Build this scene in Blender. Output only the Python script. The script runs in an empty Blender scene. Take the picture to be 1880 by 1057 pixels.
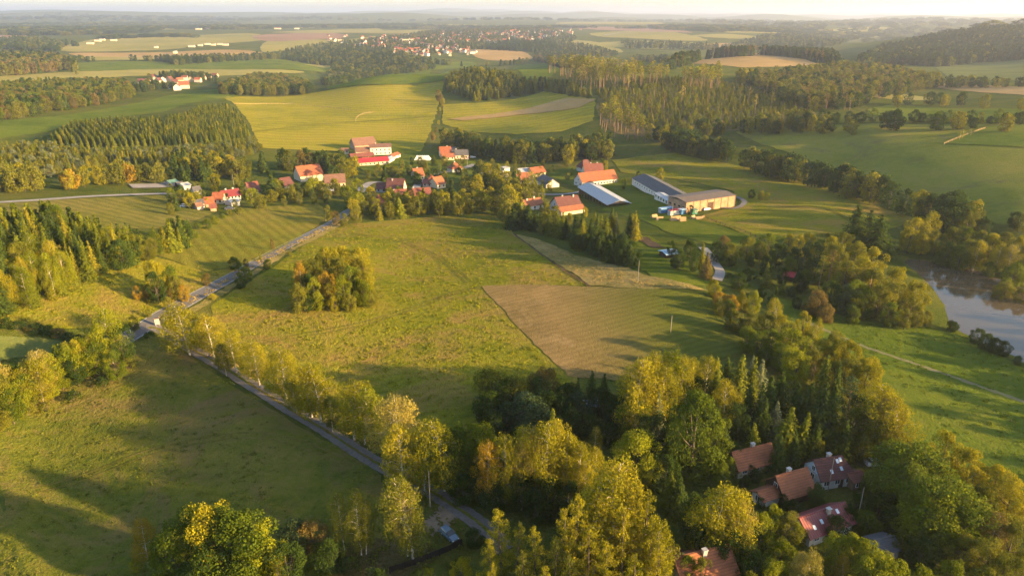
import bpy, bmesh, math, random
import numpy as np
from mathutils import Vector, Matrix, Euler
from mathutils.geometry import delaunay_2d_cdt
C = bpy.context.scene
COL = C.collection
# ------------------------------------------------------------------ camera
CAM_H, FPX, EYE_ROW, CX, CY = 85.0, 1300.0, 25.0, 940.0, 528.5
PITCH = math.atan((CY - EYE_ROW) / FPX)
cam_d = bpy.data.cameras.new('camera'); cam = bpy.data.objects.new('camera', cam_d); COL.objects.link(cam)
cam.location = (0, 0, CAM_H); cam.rotation_euler = (math.pi / 2 - PITCH, 0, 0)
cam_d.sensor_fit = 'HORIZONTAL'; cam_d.sensor_width = 36.0; cam_d.lens = 36.0 * FPX / 1880.0
cam_d.clip_start = 1.0; cam_d.clip_end = 120000.0
C.camera = cam
# ------------------------------------------------------------------ world, sun, exposure
SUN_ELEV, SUN_AZ = math.radians(11.8), math.radians(109.0)      # azimuth clockwise from +Y (view direction)
w = bpy.data.worlds.new('World'); C.world = w; w.use_nodes = True
nt = w.node_tree; bg = nt.nodes['Background']
sky = nt.nodes.new('ShaderNodeTexSky'); sky.sky_type = 'NISHITA'; sky.sun_disc = False
sky.sun_elevation = SUN_ELEV; sky.sun_rotation = SUN_AZ; sky.altitude = 500; sky.air_density = 1.0; sky.dust_density = 1.5; sky.ozone_density = 1.0
nt.links.new(sky.outputs[0], bg.inputs[0]); bg.inputs[1].default_value = 0.098
sun_d = bpy.data.lights.new('sun', 'SUN'); sun_d.energy = 5.0; sun_d.angle = math.radians(0.9); sun_d.color = (1.0, 0.67, 0.28)
sun = bpy.data.objects.new('sun', sun_d); COL.objects.link(sun)
sdir = Vector((math.sin(SUN_AZ) * math.cos(SUN_ELEV), math.cos(SUN_AZ) * math.cos(SUN_ELEV), math.sin(SUN_ELEV)))
sun.rotation_euler = sdir.to_track_quat('Z', 'Y').to_euler()
C.view_settings.view_transform = 'Standard'; C.view_settings.look = 'None'; C.view_settings.gamma = 1.0
C.view_settings.exposure = 2.2
C.render.engine = 'CYCLES'
cy = C.cycles
cy.use_denoising = True
try: cy.denoiser = 'OPENIMAGEDENOISE'
except Exception: pass
cy.max_bounces = 5; cy.diffuse_bounces = 2; cy.glossy_bounces = 2; cy.transmission_bounces = 3; cy.volume_bounces = 1; cy.transparent_max_bounces = 4
cy.use_adaptive_sampling = True; cy.adaptive_threshold = 0.02
cy.caustics_reflective = False; cy.caustics_refractive = False
# ------------------------------------------------------------------ terrain heights
def dep(py): return PITCH + math.atan((py - CY) / FPX)
def pix_az(px, py):
    vx, vy = (px - CX) / FPX, (CY - py) / FPX
    return math.atan2(vx, math.cos(PITCH) + vy * math.sin(PITCH))
def pix_tan(px, py):                                             # height lost per metre of ground distance
    vx, vy = (px - CX) / FPX, (CY - py) / FPX
    X, Y, Z = vx, math.cos(PITCH) + vy * math.sin(PITCH), -math.sin(PITCH) + vy * math.cos(PITCH)
    return -Z / math.hypot(X, Y)
CT = []
def cp(px, py, d): CT.append((pix_az(px, py), d, CAM_H - d * pix_tan(px, py)))
def cz(px, d, z):  CT.append((math.atan2((px - CX) / FPX * 0.98, 1.0), d, z))
for px in (-150, 300, 940, 1500, 2050):
    for d in (20, 60, 110): cz(px, d, 0.0)
for px in (-100, 200, 600, 940, 1250): cz(px, 170, 0.0)
for px in (-100, 200, 600, 940, 1250): cp(px, 500, 238)
for px in (1500, 1750, 2000): cz(px, 190, -1.5)
for px in (1500, 1700, 1900, 2100): cz(px, 240, -2.5)
for px in (1650, 1900, 2100): cz(px, 290, -4.0)
for px in (-100, 250, 600, 940): cp(px, 412, 332)
cp(1250, 412, 330); cp(1500, 400, 356); cp(1500, 350, 438); cp(1250, 348, 420); cp(1500, 325, 494); cp(1650, 370, 420); cp(1750, 396, 384)
for px in (-100, 200, 500, 800, 1100): cp(px, 345, 440)
cp(800, 275, 585); cp(680, 275, 590); cp(950, 275, 585); cp(1130, 290, 540); cp(1300, 285, 545)
cp(600, 230, 720); cp(600, 200, 850); cp(620, 168, 985); cp(750, 200, 830); cp(750, 165, 950); cp(700, 145, 1030); cp(820, 150, 1000)
cp(950, 230, 690); cp(950, 190, 840); cp(950, 160, 930); cp(900, 130, 1060)
cz(700, 1160, -6); cz(700, 1500, -38); cz(600, 1160, -22); cz(600, 1500, -40); cz(900, 1180, 0); cz(900, 1500, -35)
cp(1100, 200, 720); cp(1100, 160, 860); cp(1100, 130, 1000); cz(1100, 1160, 8); cz(1100, 1500, -20)
cp(1300, 220, 650); cp(1300, 160, 880); cp(1300, 125, 1150); cp(1380, 105, 1450); cz(1380, 1700, 0); cz(1380, 2100, -30)
cp(1480, 240, 600); cp(1600, 240, 580); cp(1880, 245, 565); cp(1700, 300, 490); cp(1880, 320, 460); cp(1880, 400, 370)
cp(1500, 185, 830); cp(1700, 190, 830); cp(1700, 150, 1100); cp(1880, 170, 900); cp(1850, 115, 1600)
cp(1700, 100, 1900); cp(1880, 48, 2900); cp(1750, 58, 2750); cp(1600, 78, 2500); cz(1880, 3600, 10); cz(1600, 3400, -30)
cp(0, 345, 440); cp(0, 300, 545); cp(300, 285, 560); cp(300, 230, 690); cp(400, 195, 830); cp(250, 192, 915); cp(0, 240, 690); cp(0, 215, 790)
cp(100, 225, 760); cp(470, 260, 620); cp(450, 200, 830); cp(560, 182, 950); cp(400, 170, 1020); cp(300, 165, 1130); cp(0, 190, 900); cp(0, 150, 1250)
cp(340, 155, 1260); cp(300, 138, 1500); cp(300, 112, 1850); cp(560, 122, 1700); cp(480, 110, 1950); cp(50, 140, 1400); cz(600, 1900, -36)
cp(250, 96, 2250); cp(300, 75, 2950); cp(300, 58, 4100); cp(100, 80, 2800); cp(0, 58, 4100); cp(560, 55, 4300); cp(550, 90, 2350)
cp(700, 105, 2000); cp(750, 80, 2650); cp(850, 62, 3500); cp(950, 55, 3900); cp(1100, 60, 3700); cp(900, 100, 2200); cp(1100, 90, 2500); cp(1200, 70, 3000)
cp(1000, 122, 1600); cz(1000, 1900, -32)
cp(1400, 62, 3400); cp(1450, 42, 6500); cp(1250, 45, 6000); cp(940, 45, 6200); cp(650, 45, 6300); cp(300, 45, 6400); cp(0, 45, 6400); cp(1850, 42, 7000)
for px, py, d in ((0, 25, 14000), (300, 26, 14000), (560, 30, 13000), (660, 27, 12000), (800, 29, 12500), (940, 31, 12500), (1130, 31, 12000), (1250, 36, 11000), (1450, 37, 11000), (1650, 36, 12000), (1880, 36, 12000)): cp(px, py, d)
for px, py, d in ((0, 25, 20000), (400, 27, 20000), (640, 27, 22000), (760, 21, 22000), (830, 17, 22500), (900, 21, 22000), (970, 23, 22000), (1050, 24, 22000), (1130, 26, 22000), (1300, 29, 22000), (1880, 31, 22000)): cp(px, py, d)
for px in (0, 470, 940, 1410, 1880): cz(px, 42000, 60.0)
CT = np.array(CT)
AZS = 2.6
def _tps(r2): return 0.5 * r2 * np.log(r2 + 1e-12)
_A = np.stack([CT[:, 0] * AZS, np.log(CT[:, 1])], 1); _n = len(_A)
_K = _tps(((_A[:, None] - _A[None]) ** 2).sum(-1)) + np.eye(_n) * 0.0006
_Pm = np.concatenate([np.ones((_n, 1)), _A], 1)
_M = np.block([[_K, _Pm], [_Pm.T, np.zeros((3, 3))]])
_W = np.linalg.solve(_M, np.concatenate([CT[:, 2], np.zeros(3)]))
def tps_z(az, ld):
    out = np.empty(az.shape); f = out.ravel(); a = az.ravel() * AZS; l = ld.ravel()
    for i in range(0, len(a), 20000):
        P = np.stack([a[i:i + 20000], l[i:i + 20000]], 1)
        f[i:i + 20000] = _tps(((P[:, None] - _A[None]) ** 2).sum(-1)) @ _W[:_n] + _W[_n] + P @ _W[_n + 1:]
    return out
AZ = np.radians(np.concatenate([np.arange(-180, -48, 3.0), np.arange(-48, 48.01, 0.25), np.arange(51, 181, 3.0)]))
LD = np.linspace(math.log(12.0), math.log(42000.0), 440)
def sstep(x, a, b):
    t = np.clip((x - a) / (b - a), 0, 1); return t * t * (3 - 2 * t)
_ga, _gl = np.meshgrid(AZ, LD, indexing='ij')
_gz = tps_z(np.clip(_ga, -0.72, 0.72), _gl)
_back = sstep(np.abs(_ga), 0.9, 2.6)
_gz = _gz * (1 - _back) + _back * tps_z(np.zeros_like(LD), LD)[None]
_gx, _gy = np.sin(_ga) * np.exp(_gl), np.cos(_ga) * np.exp(_gl)
# rolling relief that only grows with distance
_amp = 12 * sstep(np.exp(_gl), 3500, 6000) + 24 * sstep(np.exp(_gl), 7000, 11000)
_gz += _amp * (np.sin(_gx / 610 + 1.3) * np.sin(_gy / 900 + .4) + .6 * np.sin(_gx / 330 - _gy / 700) + .5 * np.sin(_gx / 1500 + _gy / 1300 + 2))
_gz += 1.2 * sstep(np.exp(_gl), 500, 1500) * np.sin(_gx / 70 + 2) * np.sin(_gy / 110)
_gz += 0.35 * (np.sin(_gx / 23 + 1) * np.sin(_gy / 31) + .7 * np.sin(_gx / 47 - _gy / 39)) * sstep(np.exp(_gl), 40, 120)
def polydist(X, Y, poly):                                        # signed distance to a polygon, negative inside
    P = np.asarray(poly, float); Q = np.roll(P, -1, 0); d2 = np.full(X.shape, 1e18); ins = np.zeros(X.shape, bool)
    for (x1, y1), (x2, y2) in zip(P, Q):
        dx, dy = x2 - x1, y2 - y1; t = np.clip(((X - x1) * dx + (Y - y1) * dy) / (dx * dx + dy * dy + 1e-12), 0, 1)
        d2 = np.minimum(d2, (X - x1 - t * dx) ** 2 + (Y - y1 - t * dy) ** 2)
        c = ((y1 > Y) != (y2 > Y)) & (X < (x2 - x1) * (Y - y1) / ((y2 - y1) if y2 != y1 else 1e-12) + x1); ins ^= c
    d = np.sqrt(d2); return np.where(ins, -d, d)
WATER_Z = -4.2
def at_z(px, py, z):                                             # where a pixel's ray meets a level plane
    a = pix_az(px, py); d = (CAM_H - z) / pix_tan(px, py); return (math.sin(a) * d, math.cos(a) * d)
POND_PX = [(1655, 474), (1700, 478), (1760, 490), (1800, 500), (1850, 520), (1905, 540), (2010, 560), (2100, 640), (2060, 720), (1960, 715), (1895, 672), (1850, 645), (1800, 625), (1762, 607), (1742, 588), (1735, 560), (1715, 530), (1690, 505)]
POND = [at_z(px, py, WATER_Z) for px, py in POND_PX]
_pd = polydist(_gx, _gy, POND); _near = _pd < 60
_bank = np.where(_pd < 0, WATER_Z - 1.6 * np.clip(-_pd / 5, 0, 1), WATER_Z + 0.12 * np.clip(_pd, 0, 8))
_wgt = 1 - sstep(_pd, 4, 45)
_gz = np.where(_near, _gz * (1 - _wgt) + _bank * _wgt, _gz)
_azi = AZ
def zat(X, Y):
    X = np.asarray(X, float); Y = np.asarray(Y, float)
    a = np.arctan2(X, Y); l = np.log(np.clip(np.hypot(X, Y), 12.01, 41900))
    i = np.clip(np.searchsorted(AZ, a) - 1, 0, len(AZ) - 2); u = (a - AZ[i]) / (AZ[i + 1] - AZ[i])
    s = (l - LD[0]) / (LD[1] - LD[0]); j = np.clip(s.astype(int), 0, len(LD) - 2); v = s - j
    return (_gz[i, j] * (1 - u) * (1 - v) + _gz[i + 1, j] * u * (1 - v) + _gz[i, j + 1] * (1 - u) * v + _gz[i + 1, j + 1] * u * v)
def zf(x, y): return float(zat(np.array([x]), np.array([y]))[0])
_march = np.exp(np.linspace(math.log(40.0), math.log(30000.0), 5200))
def at(px, py, lift=0.0):                                        # a pixel's point on the ground (or `lift` metres above it)
    a = pix_az(px, py); t = pix_tan(px, py); X, Y = math.sin(a) * _march, math.cos(a) * _march
    g = CAM_H - _march * t - zat(X, Y) - lift; h = np.nonzero(g < 0)[0]
    if len(h) == 0: i = int(np.argmin(g)); d = _march[i]
    else:
        i = h[0]; d = _march[i]
        if i > 0: d = _march[i - 1] + (_march[i] - _march[i - 1]) * g[i - 1] / (g[i - 1] - g[i] + 1e-9)
    return Vector((math.sin(a) * d, math.cos(a) * d, 0))
def proj(x, y, z):                                               # back to a pixel, for sizes
    Yc = y * math.cos(PITCH) - (z - CAM_H) * math.sin(PITCH); Zc = y * math.sin(PITCH) + (z - CAM_H) * math.cos(PITCH)
    return CX + FPX * x / Yc, CY - FPX * Zc / Yc, Yc
# ------------------------------------------------------------------ materials
def mat(name):
    m = bpy.data.materials.new(name); m.use_nodes = True
    return m, m.node_tree, m.node_tree.nodes['Principled BSDF']
def nd(t, kind, **k):
    n = t.nodes.new(kind)
    for a, v in k.items():
        if hasattr(n, a): setattr(n, a, v)
        else: n.inputs[a.replace('_', ' ')].default_value = v
    return n
def ramp(t, fac, stops, interp='LINEAR'):
    r = t.nodes.new('ShaderNodeValToRGB'); e = r.color_ramp; e.interpolation = interp
    while len(e.elements) < len(stops): e.elements.new(0.5)
    for el, (p, c) in zip(e.elements, stops): el.position = p; el.color = (c[0], c[1], c[2], 1)
    t.links.new(fac, r.inputs[0]); return r
def mix(t, fac, a, b, mode='MIX'):
    n = t.nodes.new('ShaderNodeMix'); n.data_type = 'RGBA'; n.blend_type = mode
    for s, v in ((0, fac), (6, a), (7, b)):
        if hasattr(v, 'links') or hasattr(v, 'is_linked'): t.links.new(v, n.inputs[s])
        elif s == 0: n.inputs[0].default_value = v
        else: n.inputs[s].default_value = (v[0], v[1], v[2], 1)
    return n.outputs[2]
def noise(t, vec, scale, detail=3.0, rough=0.55, dist=0.0):
    n = t.nodes.new('ShaderNodeTexNoise'); n.inputs['Scale'].default_value = scale; n.inputs['Detail'].default_value = detail
    n.inputs['Roughness'].default_value = rough; n.inputs['Distortion'].default_value = dist
    t.links.new(vec, n.inputs['Vector']); return n.outputs['Fac']
def field_mat(name, c_lo, c_mid, c_hi, patch=0.03, fine=0.9, stripe=None, stripe_amt=0.25, bump=0.9, dry=None, dry_at=0.62, fade=None):
    m, t, b = mat(name)
    tc = nd(t, 'ShaderNodeTexCoord'); v = tc.outputs['Object']
    big = noise(t, v, patch, 4, 0.6, 0.4); midn = noise(t, v, patch * 7, 4, 0.65, 0.6); fin = noise(t, v, fine, 3, 0.7)
    a1 = nd(t, 'ShaderNodeMath', operation='MULTIPLY_ADD'); t.links.new(midn, a1.inputs[0]); a1.inputs[1].default_value = 0.55; t.links.new(big, a1.inputs[2])
    a2 = nd(t, 'ShaderNodeMath', operation='MULTIPLY_ADD'); t.links.new(fin, a2.inputs[0]); a2.inputs[1].default_value = 0.45; t.links.new(a1.outputs[0], a2.inputs[2])
    cr = ramp(t, a2.outputs[0], [(0.78, c_lo), (0.98, c_mid), (1.2, c_hi)])
    # the ramp works on 0..1: rescale
    mr = nd(t, 'ShaderNodeMapRange'); mr.inputs['From Min'].default_value = 0.7; mr.inputs['From Max'].default_value = 1.3
    t.links.new(a2.outputs[0], mr.inputs[0]); t.links.new(mr.outputs[0], cr.inputs[0])
    for el, p in zip(cr.color_ramp.elements, (0.15, 0.5, 0.85)): el.position = p
    col = cr.outputs[0]
    if dry:
        dn = noise(t, v, patch * 2.2, 5, 0.7, 1.0); dr = ramp(t, dn, [(dry_at - 0.06, (0, 0, 0)), (dry_at + 0.12, (1, 1, 1))])
        col = mix(t, dr.outputs[0], col, dry)
    if fade:                                                       # the crop itself turns greener across the field
        sx = nd(t, 'ShaderNodeSeparateXYZ'); t.links.new(v, sx.inputs[0]); wz = nd(t, 'ShaderNodeMath', operation='MULTIPLY_ADD'); t.links.new(big, wz.inputs[0]); wz.inputs[1].default_value = fade[3]; t.links.new(sx.outputs[0], wz.inputs[2])
        fm = nd(t, 'ShaderNodeMapRange'); fm.inputs['From Min'].default_value = fade[1] + fade[3] * .5; fm.inputs['From Max'].default_value = fade[2] + fade[3] * .5; t.links.new(wz.outputs[0], fm.inputs[0]); col = mix(t, fm.outputs[0], col, fade[0])
    if stripe is not None:
        ang, per = stripe
        mp = nd(t, 'ShaderNodeMapping'); mp.inputs['Rotation'].default_value = (0, 0, ang); t.links.new(v, mp.inputs[0])
        wv = t.nodes.new('ShaderNodeTexWave'); wv.inputs['Scale'].default_value = 0.314 / per; wv.inputs['Distortion'].default_value = 2.5; wv.inputs['Detail'].default_value = 2
        wv.inputs['Detail Scale'].default_value = 1.5
        t.links.new(mp.outputs[0], wv.inputs[0])
        sr = ramp(t, wv.outputs['Fac'], [(0.2, (1 - stripe_amt,) * 3), (0.8, (1 + stripe_amt * .4,) * 3)])
        col = mix(t, 1.0, col, sr.outputs[0], 'MULTIPLY')
    t.links.new(col, b.inputs['Base Color']); b.inputs['Roughness'].default_value = 0.95; b.inputs['Specular IOR Level'].default_value = 0.0
    if bump:
        f1 = noise(t, v, fine * 2.2, 3, 0.75); f2 = noise(t, v, fine * 0.8, 3, 0.7)
        ad = nd(t, 'ShaderNodeMath', operation='MULTIPLY_ADD'); t.links.new(f2, ad.inputs[0]); ad.inputs[1].default_value = 0.8; t.links.new(f1, ad.inputs[2])
        bp = nd(t, 'ShaderNodeBump'); bp.inputs['Strength'].default_value = bump; bp.inputs['Distance'].default_value = 0.8
        t.links.new(ad.outputs[0], bp.inputs['Height']); t.links.new(bp.outputs[0], b.inputs['Normal'])
    return m
# ------------------------------------------------------------------ mesh helpers
def new_mesh(name, V, F, mats=(), mi=None, smooth=False):
    V = np.asarray(V, np.float32).reshape(-1, 3); me = bpy.data.meshes.new(name)
    if isinstance(F, np.ndarray):
        k = F.shape[1]; me.vertices.add(len(V)); me.vertices.foreach_set('co', V.ravel()); n = len(F)
        me.loops.add(n * k); me.loops.foreach_set('vertex_index', F.astype(np.int32).ravel())
        me.polygons.add(n); me.polygons.foreach_set('loop_start', np.arange(0, n * k, k, dtype=np.int32))
        try: me.polygons.foreach_set('loop_total', np.full(n, k, np.int32))
        except Exception: pass
        me.update(calc_edges=True)
    else:
        me.from_pydata([tuple(map(float, v)) for v in V], [], [tuple(f) for f in F]); me.update()
    for m in mats: me.materials.append(m)
    if mi is not None: me.polygons.foreach_set('material_index', np.asarray(mi, np.int32))
    me.polygons.foreach_set('use_smooth', np.full(len(me.polygons), smooth, bool))
    return me
def link(name, me, parent=None, loc=None, rz=None, **props):
    o = bpy.data.objects.new(name, me); COL.objects.link(o)
    if parent: o.parent = parent
    if loc is not None: o.location = loc
    if rz is not None: o.rotation_euler = (0, 0, rz)
    for k, v in props.items():
        if v is not None: o[k] = v
    return o
def structure(name, me, label=None, cat=None): return link(name, me, kind='structure', label=label, category=cat)
_rng = np.random.default_rng(7)
# ------------------------------------------------------------------ ground sheet
G_BASE = field_mat('meadow grass', (0.042, 0.066, 0.011), (0.078, 0.094, 0.016), (0.115, 0.108, 0.024), 0.02, 0.8, None, dry=(0.12, 0.085, 0.04), dry_at=0.66)
def ground():
    na, nl = _gz.shape
    V = np.stack([_gx, _gy, _gz], -1).reshape(-1, 3)
    i, j = np.meshgrid(np.arange(na - 1), np.arange(nl - 1), indexing='ij'); q = (i * nl + j)
    F = np.stack([q, q + 1, q + nl + 1, q + nl], -1).reshape(-1, 4)[:, ::-1]
    V = np.concatenate([V, [[0, 0, float(_gz[:, 0].mean())]]]); me = new_mesh('ground', V, np.ascontiguousarray(F), [G_BASE], smooth=True)
    structure('ground', me, 'rolling grassy countryside under the woods, fields and village', 'ground')
ground()
def spline(pts, n=8, closed=False):
    P = [Vector(p).to_2d() if len(p) > 2 else Vector(p) for p in pts]; out = []; N = len(P)
    for i in range(N if closed else N - 1):
        g = (lambda k: P[k % N]) if closed else (lambda k: P[min(max(k, 0), N - 1)])
        a, b, c, d = g(i - 1), g(i), g(i + 1), g(i + 2)
        for k in range(n):
            s = k / n; out.append(0.5 * ((2 * b) + (c - a) * s + (2 * a - 5 * b + 4 * c - d) * s * s + (3 * b - a - 3 * c + d) * s ** 3))
    if not closed: out.append(P[-1])
    return out
def drape(poly, spacing, lift):                                  # a polygon in metres laid over the ground
    P = []
    for i in range(len(poly)):
        a, b = Vector(poly[i]), Vector(poly[(i + 1) % len(poly)]); L = (b - a).length; k = max(1, int(L / spacing))
        for s in range(k): P.append(a.lerp(b, s / k))
    A = np.array([(p.x, p.y) for p in P]); mn, mx = A.min(0), A.max(0)
    gx, gy = np.meshgrid(np.arange(mn[0], mx[0], spacing), np.arange(mn[1], mx[1], spacing)); gx, gy = gx.ravel(), gy.ravel()
    ok = polydist(gx, gy, A) < -spacing * 0.45; n = len(P)
    pts = P + [Vector((x, y)) for x, y in zip(gx[ok], gy[ok])]
    vs, es, fs, *_ = delaunay_2d_cdt(pts, [(i, (i + 1) % n) for i in range(n)], [], 1, 1e-4)
    V = np.array([(v.x, v.y, 0) for v in vs]); V[:, 2] = zat(V[:, 0], V[:, 1]) + lift
    F = np.array([f for f in fs if len(f) == 3])
    a, b, c = V[F[:, 0]], V[F[:, 1]], V[F[:, 2]]; cr = np.cross(b - a, c - a)[:, 2]; F[cr < 0] = F[cr < 0][:, ::-1]
    return V, F
def field(name, px, m, label, lift=None, smooth=True, wob=1.0, spacing=None, cat='field'):
    W = [at(*p) for p in px]; W = [Vector((p.x, p.y)) for p in W]
    if smooth: W = spline(W, 6, True)
    dm = min(p.length for p in W)
    r = random.Random(name + str(px[0])); W2 = []
    for i, p in enumerate(W):
        q = W[(i + 1) % len(W)]; n = max(1, int((q - p).length / (1.5 + p.length * .008)))
        for k in range(n): W2.append(p.lerp(q, k / n) + Vector((r.uniform(-1, 1), r.uniform(-1, 1))) * wob * (.25 + p.length * 0.0012))
    V, F = drape(W2, spacing or max(3.0, dm * 0.018), lift if lift is not None else 0.06 + dm * 0.00035)
    return structure(name, new_mesh(name, V, F, [m], smooth=True), label, cat)
def strip(name, pts, width, m, lift, label=None, cat=None, step=3.0, off=0.0, kind='structure', edge=0.0):
    P = [Vector((p[0], p[1])) for p in pts]; V = []; r = random.Random(name)
    for i, p in enumerate(P):
        tdir = (P[min(i + 1, len(P) - 1)] - P[max(i - 1, 0)]).normalized(); nrm = Vector((-tdir.y, tdir.x))
        for s in (-.5, -.17, .17, .5):
            q = p + nrm * (off + s * width + (r.uniform(-edge, edge) if abs(s) > .4 else 0)); V.append((q.x, q.y, 0))
    V = np.array(V); V[:, 2] = zat(V[:, 0], V[:, 1]) + lift
    F = [(4 * i + k, 4 * i + k + 1, 4 * i + 5 + k, 4 * i + 4 + k) for i in range(len(P) - 1) for k in range(3)]
    F = [f[::-1] for f in F]
    me = new_mesh(name, V, F, [m], smooth=True)
    return link(name, me, kind=kind, label=label, category=cat)
# ------------------------------------------------------------------ fields
LUSH = field_mat('lush meadow grass', (0.088, 0.108, 0.010), (0.162, 0.162, 0.013), (0.205, 0.176, 0.025), 0.016, 0.55, (math.radians(55), 3.0), 0.07, bump=1.0, dry=(0.215, 0.15, 0.04), dry_at=0.53)
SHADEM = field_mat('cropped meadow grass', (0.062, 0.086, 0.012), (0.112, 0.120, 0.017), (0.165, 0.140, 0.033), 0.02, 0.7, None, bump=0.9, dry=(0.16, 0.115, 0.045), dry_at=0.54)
STUB = field_mat('mown stubble', (0.155, 0.115, 0.045), (0.215, 0.152, 0.06), (0.265, 0.18, 0.075), 0.03, 1.2, (math.radians(62), 2.5), 0.10, bump=0.8, fade=((0.10, 0.112, 0.018), 14.0, 46.0, 24.0), dry=(0.27, 0.19, 0.085), dry_at=0.58)
STRAW = field_mat('dry straw grass', (0.14, 0.135, 0.035), (0.23, 0.19, 0.065), (0.34, 0.25, 0.10), 0.05, 1.0, None, bump=1.0)
BROWNF = field_mat('brownish mown field', (0.100, 0.110, 0.016), (0.152, 0.146, 0.020), (0.200, 0.156, 0.034), 0.02, 0.8, (math.radians(-32), 5.0), 0.15, bump=0.8)
PALEF = field_mat('pale hay meadow', (0.095, 0.105, 0.020), (0.145, 0.135, 0.028), (0.19, 0.155, 0.04), 0.02, 0.6, (math.radians(-60), 6.0), 0.16, bump=0.8)
GREENF = field_mat('fresh green field', (0.066, 0.098, 0.011), (0.098, 0.130, 0.015), (0.132, 0.146, 0.020), 0.02, 0.7, None, bump=0.7)
LAWN = field_mat('green lawn', (0.060, 0.088, 0.010), (0.090, 0.114, 0.013), (0.120, 0.130, 0.017), 0.04, 1.0, None, bump=0.6)
OLIVEF = field_mat('olive pasture', (0.105, 0.125, 0.017), (0.155, 0.162, 0.023), (0.198, 0.176, 0.033), 0.012, 0.4, None, bump=0.8, dry=(0.12, 0.10, 0.045), dry_at=0.62)
BLUEF = field_mat('blue green winter crop', (0.078, 0.098, 0.026), (0.105, 0.122, 0.034), (0.13, 0.138, 0.040), 0.02, 0.4, None, bump=0.4)
HILLF = field_mat('golden hill pasture', (0.165, 0.165, 0.018), (0.245, 0.215, 0.020), (0.285, 0.225, 0.032), 0.006, 0.25, (math.radians(80), 14.0), 0.10, bump=0.9)
TANF = field_mat('ripe tan field', (0.24, 0.165, 0.065), (0.31, 0.205, 0.08), (0.36, 0.24, 0.10), 0.006, 0.15, None, bump=0.4)
FARY = field_mat('yellow green far field', (0.19, 0.18, 0.045), (0.25, 0.22, 0.06), (0.30, 0.25, 0.075), 0.003, 0.08, None, bump=0.4)
PLOW = field_mat('ploughed pink brown soil', (0.21, 0.13, 0.08), (0.26, 0.16, 0.10), (0.31, 0.195, 0.125), 0.005, 0.1, None, bump=0.4)
SOIL = field_mat('bare garden soil', (0.07, 0.05, 0.03), (0.10, 0.07, 0.045), (0.13, 0.09, 0.06), 0.1, 1.5, None, bump=0.8)
field('field', [(385, 562), (500, 492), (612, 414), (700, 406), (800, 398), (905, 392), (945, 430), (1010, 478), (1085, 526), (985, 522), (898, 532), (978, 608), (1058, 684), (1075, 760), (900, 860), (760, 860), (700, 835), (600, 770), (500, 705), (400, 640)], LUSH, 'big yellow green meadow in the middle holding the round grove', smooth=False)
field('field', [(882, 526), (985, 522), (1085, 527), (1200, 532), (1288, 536), (1320, 580), (1378, 645), (1300, 668), (1150, 700), (1045, 692), (960, 612)], STUB, 'triangular brown stubble field below the centre meadow', smooth=False, lift=0.2)
field('field', [(938, 428), (990, 440), (1060, 470), (1150, 492), (1180, 505), (1300, 535), (1190, 531), (1085, 525), (1010, 477)], STRAW, 'strip of tall straw coloured dry grass along the meadow edge', smooth=False, lift=0.22)
field('field', [(290, 470), (345, 425), (440, 383), (585, 372), (607, 398), (540, 442), (470, 478), (380, 500)], BROWNF, 'brownish mown field left of the straight road', smooth=False)
field('field', [(-60, 374), (130, 366), (315, 358), (385, 376), (395, 390), (330, 418), (200, 420), (-60, 420)], PALEF, 'light yellow hay meadow behind the left spruce wood', smooth=False)
field('field', [(-40, 588), (90, 545), (280, 470), (385, 500), (470, 478), (400, 520), (330, 560), (238, 604), (120, 604), (-40, 596)], LUSH, 'sunlit grass field between the spruce wood and the road', smooth=False)
field('field', [(-40, 612), (70, 620), (155, 634), (160, 646), (60, 652), (-40, 668)], BLUEF, 'small blue green field at the left edge', smooth=False)
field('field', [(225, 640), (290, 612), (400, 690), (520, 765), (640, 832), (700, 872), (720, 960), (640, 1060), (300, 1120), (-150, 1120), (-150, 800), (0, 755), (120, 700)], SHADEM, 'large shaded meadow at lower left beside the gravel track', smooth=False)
field('field', [(1420, 545), (1500, 566), (1580, 590), (1660, 600), (1740, 608), (1840, 655), (1960, 720), (2050, 800), (2050, 1000), (1840, 930), (1700, 840), (1600, 740), (1500, 640), (1420, 590)], GREENF, 'sloping green meadow between the wood and the pond', smooth=False)
field('field', [(1350, 243), (1400, 233), (1500, 230), (1700, 229), (1990, 228), (1990, 440), (1830, 412), (1700, 372), (1600, 334), (1480, 292), (1400, 266)], OLIVEF, 'wide olive pasture on the right beyond the wooded stream', smooth=False)
field('field', [(1735, 265), (1772, 249), (1815, 234), (1990, 228), (1990, 282), (1880, 272)], GREENF, 'brighter green corner of the right pasture behind a rail fence', smooth=False, lift=0.5)
field('field', [(1125, 294), (1240, 281), (1330, 300), (1480, 335), (1600, 375), (1690, 402), (1600, 428), (1480, 432), (1400, 447), (1330, 415), (1270, 402), (1362, 376), (1345, 350), (1230, 328), (1140, 316)], LUSH, 'golden lit meadow behind the long barns', smooth=False)
field('field', [(1110, 440), (1190, 432), (1240, 460), (1312, 492), (1312, 527), (1220, 524), (1180, 496), (1120, 462)], LAWN, 'bright green garden lawn at the village end', smooth=False)
field('field', [(1164, 437), (1186, 436), (1222, 457), (1196, 456)], SOIL, 'small dug brown vegetable plot in the lawn', smooth=False, lift=0.3)
field('field', [(1130, 325), (1170, 345), (1240, 378), (1262, 392), (1400, 446), (1330, 458), (1230, 428), (1180, 405), (1100, 385), (1150, 372), (1060, 345), (1000, 320), (1050, 305)], LAWN, 'green farmyard grass round the open barn', smooth=False, lift=0.15)
field('field', [(700, 262), (800, 285), (880, 300), (900, 325), (800, 345), (700, 330), (640, 300)], LAWN, 'green village common between the farm and houses', smooth=False, lift=0.3)
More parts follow.
